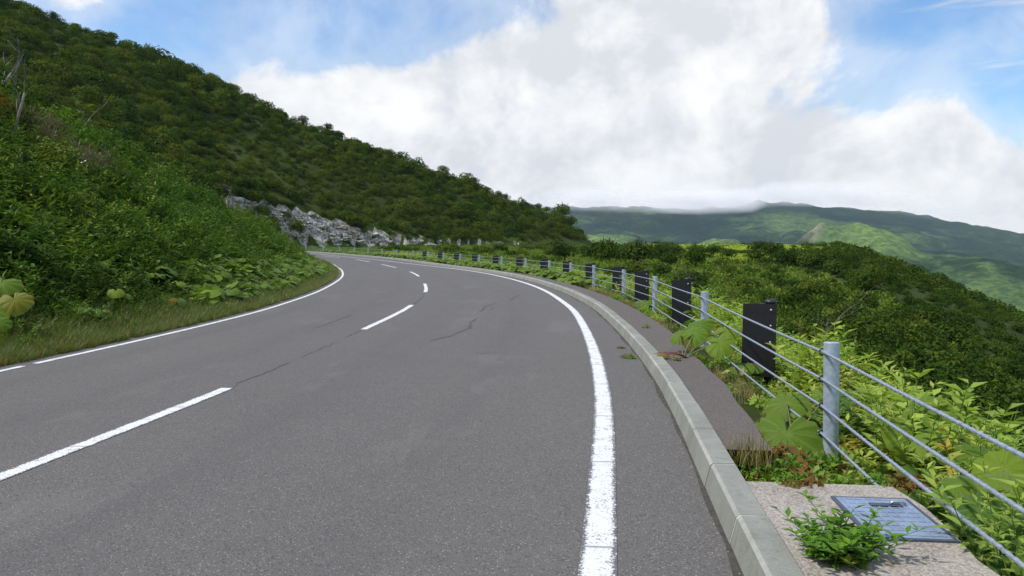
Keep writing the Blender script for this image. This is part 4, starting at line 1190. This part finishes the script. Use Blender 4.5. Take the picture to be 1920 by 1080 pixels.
# the two set pieces at the nearest post
ox, oy = 2.30, 6.25
oz = g1(ox, oy)
def at(wx, wy, wz): return (wx - ox, wy - oy, wz - oz)
lv_ = [(*at(2.10, 5.85, .07), .27, (-.35, -.7, .9), BL[0]), (*at(2.42, 6.75, .12), .19, (-.4, -.5, 1), BL[1]), (*at(2.80, 6.75, .2), .15, (-.3, -.7, .9), BL[2]), (*at(2.75, 6.3, .08), .2, (.2, -.8, .8), BL[4])]
butterbur(ox, oy, oz, lv_, 'butterbur with one very large ribbed light green leaf left of the nearest post', None)
ox, oy = 2.85, 5.3; oz = g1(ox, oy)
lv_ = [(*at(2.78, 5.3, .17), .2, (-.15, -.7, 1), BL[6]), (*at(3.02, 5.6, .30), .19, (-.6, -.4, .8), BL[3]), (*at(2.68, 5.0, -.05), .17, (-.3, -.7, .8), BL[4]), (*at(3.1, 5.1, .1), .2, (-.1, -.5, 1), BL[1])]
butterbur(ox, oy, oz, lv_, 'butterbur with a long folded leaf between the cables right of the nearest post', None)
ox, oy = 2.75, 4.25; oz = g1(ox, oy)
lv_ = [(*at(2.55, 4.35, -.02), .16, (-.3, -.7, 1), BL[4]), (*at(2.9, 4.5, .18), .17, (-.5, -.6, .8), BL[0]), (*at(2.7, 3.95, .05), .16, (-.4, -.6, .9), BL[2]), (*at(2.6, 3.6, -.08), .16, (-.2, -.6, 1), BL[5])]
butterbur(ox, oy, oz, lv_, 'butterbur with broad green leaves beyond the hatch cover and pad', None)
ox, oy = 2.42, 3.3; oz = g1(ox, oy)
lv_ = [(*at(2.25, 3.3, .1), .16, (-.3, -.5, 1), BL[5]), (*at(2.45, 3.05, .08), .17, (-.2, -.7, 1), BL[4]), (*at(2.3, 3.0, .02), .14, (-.2, -.7, 1), BL[1])]
butterbur(ox, oy, oz, lv_, 'low butterbur with dark green leaves below the cables at the lower right corner', None)
for (ox, oy, tx_) in ((2.36, 3.75, 'butterbur spreading over the far right edge of the concrete pad'), (2.30, 3.15, 'butterbur at the near right corner of the concrete pad')):
    oz = .02
    lv_ = [(*at(ox - .08, oy - .05, .22), .15, (-.4, -.5, 1), BL[5]), (*at(ox + .15, oy + .1, .27), .17, (-.2, -.5, 1), BL[1]), (*at(ox + .05, oy - .25, .18), .14, (-.2, -.8, 1), BL[4]), (*at(ox + .3, oy - .1, .2), .16, (0, -.6, 1), BL[5]), (*at(ox - .02, oy + .25, .25), .13, (-.5, -.2, 1), BL[0])]
    butterbur(ox, oy, oz, lv_, tx_, None)
# red-stemmed plant spilling over the kerb
ox, oy = 2.16, 9.7; oz = .1
lv_ = [(*at(2.35, 9.9, .38), .17, (-.4, -.7, 1), BL[0]), (*at(2.6, 9.6, .30), .2, (-.2, -.6, 1), BL[1]), (*at(2.2, 10.1, .34), .15, (-.5, -.5, 1), BL[3]), (*at(2.5, 10.3, .45), .18, (-.3, -.6, 1), BL[2]), (*at(2.75, 9.9, .42), .17, (-.3, -.5, 1), BL[0])]
rb = butterbur(ox, oy, oz, lv_, 'butterbur leaning over the footpath with reddish wilted leaves at the kerb', None)
mb = MB()
for a in (2.2, 2.9, 3.5, 3.9, 2.6): mb.tube([(.05, -.1, .0), (.05 + cos(a) * .2, -.1 + sin(a) * .1, .07), (.05 + cos(a) * .45, -.1 + sin(a) * .3, .05)], [.008, .006, .004], 5)
mb.build('red_stems', M_REDSTEM, rb, smooth=True, label='dark red creeping stems', kind='stuff')
obj('wilted_leaf', YL[0], rb, (-.28, -.18, .07), (.1, -.2, 2.2), .085, label='wilted yellow brown leaf')
obj('wilted_leaf', YL[1], rb, (-.15, -.3, .06), (.1, .3, .7), .07)
rp = np.random.default_rng(11)
for bay in range(0, 6):
    sA, sB = post_s[bay], post_s[bay + 1]
    npl = [12, 17, 12, 9, 8, 7][bay]
    for i in range(npl):
        s = sA + (sB - sA) * (i + rp.random()) / npl
        e = rp.choice([rp.uniform(-.1, .25), rp.uniform(.3, 1.0), rp.uniform(.6, 1.6)]) if bay < 3 else rp.uniform(-.25, 1.2)
        x_, y_ = SD(s, oF(s) + e)
        if y_ < 5.1: 
            if y_ < 1.0: continue
            x_, y_ = SD(s, oF(s) + abs(e) + .35)
        if abs(x_ - 2.25) < .45 and 5 < y_ < 7.3 and e < .6: continue
        if e < .35 and (7.2 < y_ < 9.4 or 11.5 < y_ < 16.4 or 19 < y_ < 22): continue
        z_ = g1(x_, y_)
        h = (rp.uniform(.2, .36) if e < .3 else rp.uniform(.45, .8)) * (.8 if bay > 3 else 1)
        rad = rp.uniform(.095, .165) * (1.0 if bay < 2 else 1.15)
        L_ = auto_leaves(int(rp.integers(3, 6)), h, rad, .55, .42, .06, (-.3, -.5, .2))
        e2 = float(project([(x_, y_)])[1][0] - oF(s))
        side_ = 'right under the cables' if e2 < .35 else ('just behind the cables' if e2 < .9 else 'well back down the slope')
        bn_ = bayname[bay] if bay else 'between the nearest grey post and the camera'
        butterbur(float(x_), float(y_), z_, L_, '%s leaved butterbur %s %s' % ({3: 'three', 4: 'four', 5: 'five'}[len(L_)], side_, bn_), 'butterbur plants along the fence')
# farther ones read as a band of leaves
def butter_cluster(seed):
    r_ = np.random.default_rng(seed); Vs = []; Fs = []; vv = []; rr = []; off = 0
    for i in range(7):
        a = r_.random() * 6.28; R0 = .32 * r_.random() ** .5; c = np.array([cos(a) * R0, sin(a) * R0, .22 + .3 * r_.random()]); rad = .11 + .08 * r_.random()
        nrm = Vector((cos(a) * .5 + r_.normal() * .2, sin(a) * .5 + r_.normal() * .2, 1)).normalized()
        M_ = np.array(frame_for(nrm, (cos(a), sin(a), -.2)).to_matrix())
        th = np.linspace(-pi, pi, 12, endpoint=False); ring = np.c_[np.cos(th), np.sin(th), -.16 + .1 * np.cos(3 * th + a)] * rad * (1 - .5 * (np.abs(th) > 3))[:, None]
        V = np.vstack([[0, 0, 0], ring * [.55, .55, .3], ring]) @ M_.T + c
        F = [(0, 1 + j, 1 + (j + 1) % 12) for j in range(12)]
        for j in range(12):
            F += [(1 + j, 13 + j, 13 + (j + 1) % 12), (1 + j, 13 + (j + 1) % 12, 1 + (j + 1) % 12)]
        Vs.append(V); Fs.append(np.array(F) + off); off += 25; vv += [.6] + [.2] * 24; rr += [0] + [.5] * 12 + [1] * 12
    return mesh_np('butterbur_cluster', np.vstack(Vs), np.vstack(Fs), M_BUTTER, smooth=True, attrs={'vein': np.array(vv), 'rad': np.array(rr)})
bc = [proto_obj(butter_cluster(i)) for i in range(4)]
sA = post_s[5]
ss_ = sA + rng.random(2600) * (s_at(-30, 106) - sA); ee_ = np.r_[-.75 + 1.5 * rng.random(1500), 2.5 * rng.random(1100)]
xs, ys = SD(ss_, oF(ss_) + ee_); zs = np.maximum(ground(xs, ys), zr(ys) - .35)
scatter('roadside_butterbur', np.c_[xs, ys, zs - .05], rots(len(xs), .15), (.62 + .45 * rng.random(len(xs))) * np.where(ee_ > .3, 1.15, .85), bc,
        label='band of round leaved plants along the outer road edge farther round the bend')
# same plants on the left verge
ss_ = s_at(-7, 17) + rng.random(620) ** .9 * (s_at(-10, 47) - s_at(-7, 17)); uu_ = .35 + 1.5 * rng.random(620)
xs, ys = SD(ss_, oL(ss_) - .55 - uu_); zs = ground(xs, ys)
scatter('verge_butterbur', np.c_[xs, ys, zs - .05], rots(len(xs), .15), .6 + .5 * rng.random(len(xs)), bc, label='pale round leaved plants along the foot of the left bank')
# the yellow-green plant at the left edge of the view
ox, oy = -7.62, 11.6; oz = g1(ox, oy)
lv_ = [(*at(-7.60, 11.5, .95), .26, (.25, -.6, 1), BL[2]), (*at(-7.28, 11.3, .72), .24, (.4, -.7, .9), YL[0]), (*at(-7.52, 11.1, .6), .26, (.1, -.8, .8), BL[0]), (*at(-7.78, 11.0, .52), .22, (-.1, -.8, .8), BL[1]),
       (*at(-7.9, 11.5, .82), .24, (-.2, -.6, 1), BL[3]), (*at(-7.32, 10.95, .42), .17, (.3, -.8, .8), BL[0])]
butterbur(ox, oy, oz, lv_, 'bright yellow green butterbur at the left edge above the verge grass', None)
for i, (px_, py_) in enumerate([(-7.3, 13.4), (-7.6, 14.8), (-7.2, 16.4), (-7.5, 18.2), (-7.9, 20.6), (-8.3, 15.6), (-8.5, 18.6), (-8.0, 23.5)]):
    butterbur(px_, py_, g1(px_, py_), auto_leaves(6, .42, .135, .7, .5, .03, (.4, -.4, .2)), 'green butterbur clump on the foot of the left bank', 'butterbur on the left bank')

# leafy weeds by the hatch, on the road shoulder, dry tuft
def weed(name, x, y, z, parts, label, cat, rz=0):
    r = empty(name, (x, y, z), rz, label=label, cat=cat)
    for nm, me, loc, sc in parts:
        obj(nm, me, r, loc, (0, 0, random.random() * 6), sc)
    return r
wk = [stalk_mesh('foliage', .24, 17, .125, .42, M_DARKLEAF, 9, .34) for _ in range(2)]
wy = stalk_mesh('yellow_foliage', .12, 5, .09, .5, M_YELLOWLEAF, 2, .2)
weed('leafy_weed', 1.47, 3.40, .112, [('foliage', wk[0], (-.06, 0, 0), 1), ('foliage', wk[1], (.1, .05, 0), .95), ('foliage', wk[0], (-.12, -.12, 0), .8), ('foliage', wk[1], (.06, -.1, 0), .8), ('yellow_foliage', wy, (.06, -.2, 0), 1)],
     'dark green leafy weed with one yellow leaf between kerb and hatch cover', 'weed').scale = (.68,) * 3
dt = [tuft_mesh('blades', 60, .15, .27, .0016, M_DRY, 1.0), tuft_mesh('blades', 40, .10, .24, .003, M_GRASS, .7)]
weed('grass_tuft', 1.58, 4.98, .10, [('blades', dt[0], (0, 0, 0), 1), ('blades', dt[1], (.02, .05, 0), 1), ('blades', dt[0], (-.03, .25, 0), .7)], 'dry straw coloured grass tuft at the corner of the concrete pad', 'grass tuft')
rw = [clump_mesh('foliage', 60, .09, .05, .035, .45, M_BROWN, .2), clump_mesh('foliage', 70, .10, .06, .045, .4, M_GREENGRASS, .3)]
weed('shoulder_weed', 1.58, 10.3, .0, [('foliage', rw[1], (0, 0, 0), 1), ('dry_foliage', rw[0], (-.03, .12, 0), 1)], 'larger of two small weeds growing from the asphalt near the kerb', 'weed')
weed('shoulder_weed', 1.60, 11.3, .0, [('foliage', rw[0], (0, 0, 0), .8)], 'smaller brownish weed on the asphalt, farther of the two', 'weed')
weed('footpath_weed', 2.30, 13.2, .11, [('foliage', rw[1], (0, 0, 0), .9)], 'small green weed on the footpath behind the kerb', 'weed')

# ------------------------------------------------------------------ dead trees and stalks
def branches(mb, p, d, L, r, depth, rnd):
    pts = [p]; q = p.copy(); dd = d.copy()
    for i in range(4):
        dd = (dd + Vector((rnd.uniform(-.25, .25), rnd.uniform(-.25, .25), rnd.uniform(-.1, .22)))).normalized()
        q = q + dd * L / 4; pts.append(q.copy())
    mb.tube(pts, [r * (1 - .16 * i) for i in range(5)], 6, caps=depth == 0)
    if depth > 0:
        for k in range(3):
            i = rnd.choice([2, 3, 4]); nd = (dd + Vector((rnd.uniform(-.9, .9), rnd.uniform(-.9, .9), rnd.uniform(-.2, .6)))).normalized()
            branches(mb, pts[i], nd, L * rnd.uniform(.45, .7), r * .5, depth - 1, rnd)
def dead_tree(x, y, h, r, d, label, seed, depth=2, zoff=0.0, cat='dead tree'):
    rnd = random.Random(seed); z = g1(x, y)
    t = empty('dead_tree', (x, y, z), label=label, cat=cat)
    mb = MB(); D0 = Vector(d).normalized()
    p1_ = Vector((0, 0, -.2)); p2_ = p1_ + D0 * (h * .5) + Vector((0, 0, .1)); p3_ = p1_ + D0 * h
    mb.tube([p1_, p2_, p3_], [r, r * .8, r * .55], 8); mb.build('trunk', M_WOOD, t, smooth=True)
    for k in range(3):
        m2 = MB(); st_ = p2_.lerp(p3_, k / 2)
        branches(m2, st_, (D0 + Vector((rnd.uniform(-.7, .9), rnd.uniform(-.6, .6), rnd.uniform(0, .7)))).normalized(), h * .4, r * .4, depth - 1, rnd)
        m2.build('branch', M_WOOD, t, smooth=True)
dead_tree(-18.9, 28, 2.3, .085, (.55, 0, .8), 'thick bleached dead trunk leaning right at the upper left edge', 1)
dead_tree(-20.5, 36, 2.0, .05, (.5, 0, .8), 'small dead tree with forked pale twigs on the dark slope', 2, 3)
dead_tree(-13.2, 20.5, 1.7, .045, (.25, 0, .95), 'thin pale dead stem standing among the left bank undergrowth', 3)
dead_tree(-24.9, 34, 2.0, .04, (.7, 0, .75), 'pale twigs near the top left corner of the hill', 4)
dead_tree(-14.9, 41, 1.6, .06, (-.1, 0, 1), 'bare dead shrub at the crest of the bank left of the rock cut', 5, 3)
dead_tree(4.9, 13.0, 1.7, .018, (.2, 0, 1), 'bare pale twigs rising behind the nearest black board', 6, 3, cat='dead shrub')
# pale twiggy patch
tw = [proto_obj(clump_mesh('twigs', 160, .6, .6, .22, .06, M_TWIG, 1.2)), proto_obj(clump_mesh('brown_clump', 120, .6, .5, .12, .4, M_BROWN, .8))]
P = []; pk = []
for (cx, cy, rr_, nn2, kk2) in [(-12.5, 22.5, 1.5, 16, 0), (-15.5, 21.5, 1.8, 22, 1), (-15.2, 43, 1.2, 8, 0), (-14.3, 19.5, 1.1, 8, 1)]:
    for i in range(nn2):
        a = rng.random() * 6.28; q = rr_ * rng.random() ** .5; P.append((cx + cos(a) * q, cy + sin(a) * q)); pk.append(kk2)
P = np.array(P); scatter('dead_twigs', np.c_[P, ground(P[:, 0], P[:, 1]) + .5], rots(len(P), .3), .8 + .5 * rng.random(len(P)), tw, pk, label='dry grey brown twigs among the bank growth')
# tall plumed grass stalks behind the fence
plm = clump_mesh('plume', 40, .035, .16, .05, .3, M_DRY, 3.0)
mbs = MB(); mbs.tube([(0, 0, 0), (.01, 0, .8), (.03, 0, 1.5)], [.006, .005, .003], 4); stm = mbs.mesh('stalk', M_DRY)
for (x_, y_, sc_) in [(4.6, 16.5, 1.0), (5.0, 17.2, .95), (4.5, 21, 1.25), (3.95, 10.6, .8), (5.6, 13.2, .8)]:
    r = empty('plumed_grass', (x_, y_, g1(x_, y_)), label='tall thin grass stalk with a pale plume behind the fence', cat='grass stalk', group='plumed grass stalks')
    r.scale = (sc_,) * 3
    obj('stalk', stm, r); obj('plume', plm, r, (.03, 0, 1.42))

# ------------------------------------------------------------------ rock cut: blocks and ledges on the steep face
def rock_mesh(seed):
    r_ = np.random.default_rng(seed)
    import bmesh
    bm = bmesh.new(); bmesh.ops.create_icosphere(bm, subdivisions=2, radius=1)
    for v in bm.verts:
        n = v.co.normalized(); k = 1 + .28 * sin(n.x * 3.1 + seed) * cos(n.y * 2.7 + seed * 2) + .14 * r_.normal()
        v.co = Vector((n.x, n.y, n.z)) * k; v.co.x = max(min(v.co.x, .85), -.85); v.co.z = max(min(v.co.z, .8), -.8)
    me = bpy.data.meshes.new('boulder'); bm.to_mesh(me); bm.free(); me.materials.append(M_ROCK); return me
rocks = [rock_mesh(i) for i in range(6)]
oc = empty('rock_outcrop', (-45, 160, 0), label='pale weathered rock face cut into the foot of the hill', cat='rock face')
x, y = jit(-90, 25, 110, 275, .62)
t_, q_ = hill_info(x, y); s_, d_ = project(np.c_[x, y]); zg = ground(x, y)
hcx = np.interp(t_, [.10, .20, .30, .38, .45, .52, .65, .8], [0, 7.5, 11.3, 9.0, 5.0, 2.4, 1.4, 0])
lo_ = .2 + .012 * np.maximum(0, y - 120)
k_ = (d_ > 4) & (zg > lo_ + .5) & (zg < lo_ + hcx * .98) & (t_ > .16) & (t_ < .84) & (q_ > 0)
prob = np.where(t_ < .5, .5, .3) * (fbm(x * .2, y * .2, 3) > np.where(t_ < .5, -.05, .05))
k_ &= rng.random(len(x)) < prob
x, y, zg = x[k_], y[k_], zg[k_]
print('rocks', len(x))
order = np.argsort(np.hypot(x, y)); x, y, zg = x[order], y[order], zg[order]
nind = min(len(x), 280)
pickd = rng.permutation(len(x)); sel = set(pickd[:nind].tolist())
Vr = []; Fr = []; offr = 0
for i in range(len(x)):
    sc_ = (random.uniform(.9, 2.4), random.uniform(.5, .9), random.uniform(.35, .85)); ro = (random.uniform(-.15, .15), random.uniform(-.2, .2), math.atan2(RD[1], RD[0]) + random.uniform(-.35, .35))
    if i in sel:
        sc_ = tuple(v * 1.25 for v in sc_)
        obj('boulder', rocks[i % 6], oc, (x[i] + 45 - .25, y[i] - 160 + .5, zg[i] - .15), ro, tuple(v * .85 for v in sc_))
    else:
        M_ = Matrix.LocRotScale(Vector((x[i] + 45, y[i] - 160, zg[i])), Euler(ro), Vector(sc_))
        me = rocks[i % 6]; Vr += [tuple(M_ @ v.co) for v in me.vertices]; Fr += [tuple(j + offr for j in p.vertices) for p in me.polygons]; offr += len(me.vertices)
if Vr: obj('rubble', mesh_np('rubble', np.array(Vr), Fr, M_ROCK), oc, kind='stuff')

# ------------------------------------------------------------------ single trees: skyline and nearer bushes
crA = [crown_mesh('crown', 700, 1, .75, .16, M_SHRUB, 8, -.35) for _ in range(4)]
crB = [crown_mesh('crown', 700, 1, .8, .16, M_SHRUB_SHADE, 8, -.35) for _ in range(4)]
mbt = MB(); mbt.tube([(0, 0, -.5), (.05, 0, .8), (-.05, .05, 1.6), (0, .1, 2.4)], [.13, .10, .08, .04], 7)
mbt.tube([(-.03, .03, 1.3), (.5, .1, 1.9), (.9, .2, 2.3)], [.06, .045, .02], 6); mbt.tube([(0, .03, 1.1), (-.5, -.1, 1.8), (-.8, 0, 2.2)], [.06, .045, .02], 6)
trunk_me = mbt.mesh('trunk', M_BARK, True)
def tree(x, y, h, w, crowns, label, group=None, z=None, name='scrub_tree', clear=.5):
    z = g1(x, y) if z is None else z
    r = empty(name, (x, y, z), random.random() * 6, label=label, cat='tree', group=group)
    k = h / 2.9
    obj('trunk', trunk_me, r, (0, 0, 0), None, (k, k, k) if clear > .1 else (k * .5, k * .5, k * .62))
    obj('crown', random.choice(crowns), r, (0, 0, h * clear + .18 * h), (0, 0, random.random() * 6), (w / 1.9, w / 1.9, h * (1 - clear) * .62))
def ridge_pt(t, q=0):
    p = RA + RD * RLEN * t + RNr * q; return float(p[0]), float(p[1])
for i, t in enumerate(np.linspace(.04, .985, 46)):
    t += random.uniform(-.008, .008)
    x_, y_ = ridge_pt(t, random.uniform(-1.5, 1.5)); h = random.uniform(2.2, 4.0)
    w_ = random.uniform(.9, 1.5)
    tree(x_, y_, h, h * w_, crA, '%s %s dark tree on the %s of the hill skyline' % ('taller' if h > 3.1 else 'low', 'spreading' if w_ > 1.2 else 'compact', 'high left part' if t < .33 else ('middle part' if t < .66 else 'low right part')), 'trees on the hill skyline', clear=random.uniform(.0, .22))
x_, y_ = ridge_pt(.705, 0); tree(x_, y_, 5.0, 4.8, crA, 'dark round headed tree on the hill skyline with sky showing under its crown', clear=.32)
x_, y_ = ridge_pt(.765, 0); tree(x_, y_, 4.6, 3.4, crA, 'smaller round tree on the hill skyline, down the slope from the round headed one', clear=.3)
x_, y_ = ridge_pt(.50, 0); tree(x_, y_, 4.6, 4.0, crA, 'small flat topped tree sticking out of the middle of the skyline', clear=.28)
x_, y_ = ridge_pt(.945, 2); tree(x_, y_, 8.5, 8.0, crA, 'bushy rounded tree at the right hand foot of the hill skyline', clear=.2)
x_, y_ = ridge_pt(.97, 0); tree(x_, y_, 6.0, 6.5, crA, 'dark tree just below the rounded tree where the hill ends', clear=.15)
rt = np.random.default_rng(5)
for (x0, y0, n_t, spx, spy, h0) in [(15, 105, 15, 9, 14, 3.6), (30, 125, 9, 12, 14, 3.0), (12, 72, 8, 5, 14, 2.6)]:
    for i in range(n_t):
        x_, y_ = x0 + rt.uniform(-spx, spx), y0 + rt.uniform(-spy, spy); h = h0 * rt.uniform(.75, 1.35)
        tree(x_, y_, h, h * rt.uniform(.9, 1.4), crB, 'dark bushy tree in the clump beyond the fence where hill and mountains meet', 'trees in the clump beyond the fence', clear=.2)
for i in range(60):
    y_ = rt.uniform(34, 170); x_ = (5 + .4 * y_) * rt.uniform(.72, 1.12) + 2; h = rt.uniform(2.0, 3.2)
    w_ = rt.uniform(.9, 1.4)
    tree(x_, y_, h, h * w_, crB, '%s %s dark tree on the %s part of the shoulder above the valley' % ('taller' if h > 2.6 else 'low', 'spreading' if w_ > 1.15 else 'compact', 'near' if y_ < 75 else ('middle' if y_ < 120 else 'far')), 'trees on the shoulder above the valley', clear=.04)

# ------------------------------------------------------------------ cloud on the summits, built of thin sheets, and air
def cloud_mat():
    m, nt = new_mat('cloud_sheet')
    geo = nt.node('ShaderNodeNewGeometry'); pos = geo.outputs['Position']
    n = nt.noise(nt.scalevec(pos, (1, 1, 1.6)), .0034, 8, .62, .5)
    cov = nt.node('ShaderNodeAttribute', attribute_name='cover').outputs['Fac']
    bell = nt.node('ShaderNodeAttribute', attribute_name='bell').outputs['Fac']
    dn = nt.math('ADD', cov, nt.math('MULTIPLY', nt.math('SUBTRACT', n, .5), 3.6))
    al = nt.math('MULTIPLY', nt.math('MULTIPLY', nt.step(dn, .10, 1.5), bell), .30)
    up = nt.node('ShaderNodeCombineXYZ', {0: sdir.x * .6, 1: -.35, 2: .8}).outputs[0]
    df = nt.node('ShaderNodeBsdfDiffuse', {'Color': (.66, .665, .68), 'Normal': up})
    tr = nt.node('ShaderNodeBsdfTransparent')
    ms = nt.node('ShaderNodeMixShader', {0: al, 1: tr.outputs[0], 2: df.outputs[0]})
    return finish(m, nt, ms.outputs[0])
M_CLOUD = cloud_mat()
Vm = []; Fm = []; cov = []; bel = []; off = 0
for L_ in range(11):
    R0 = 4150 + L_ * 60
    tt = np.linspace(px2t(1000), px2t(2200), 80); hh = np.linspace(0, 1, 14)
    for t in tt:
        line = np.interp(t, [px2t(v) for v in (1000, 1060, 1200, 1300, 1410, 1440, 1560, 1640, 1720, 1900, 2300)], [384, 381, 385, 388, 384, 372, 374, 382, 392, 425, 440])
        A_ = float(np.interp(t, [px2t(v) for v in (1000, 1060, 1200, 1280, 1390, 1430, 1500, 1600, 1680, 1750, 1850, 1950)], [.3, .35, .75, 1.15, 1.05, .75, .85, .7, .45, .4, .1, -.3]))
        for h_ in hh:
            yr = R0 - 200 + 330 * h_
            zc = (462 - (line + 16 - 50 * h_)) / 1450 * yr
            Vm.append((t * yr, yr, zc + 1.5)); cov.append(A_); bel.append(sin(pi * h_) ** 1.3)
    n2_ = len(hh)
    for i in range(len(tt) - 1):
        for j in range(n2_ - 1):
            q = off + i * n2_ + j; Fm.append((q, q + n2_, q + n2_ + 1, q + 1))
    off += len(tt) * n2_
obj('summit_cloud', mesh_np('summit_cloud', np.array(Vm), np.array(Fm), M_CLOUD, smooth=True, attrs={'cover': np.array(cov), 'bell': np.array(bel)}), kind='stuff', label='soft white cloud trailing over the mountain summits')

m, nt = new_mat('air')
pv = nt.node('ShaderNodeVolumePrincipled', {'Color': (.72, .86, 1.0), 'Density': 4.8e-5, 'Anisotropy': .25})
nt.node('ShaderNodeOutputMaterial', {'Volume': pv.outputs[0]})
mb = MB(); mb.box((0, 3600, 60), (17600, 9200, 620)); 
hz = mb.build('haze', m, kind='stuff', label='thin bluish air over the whole valley')
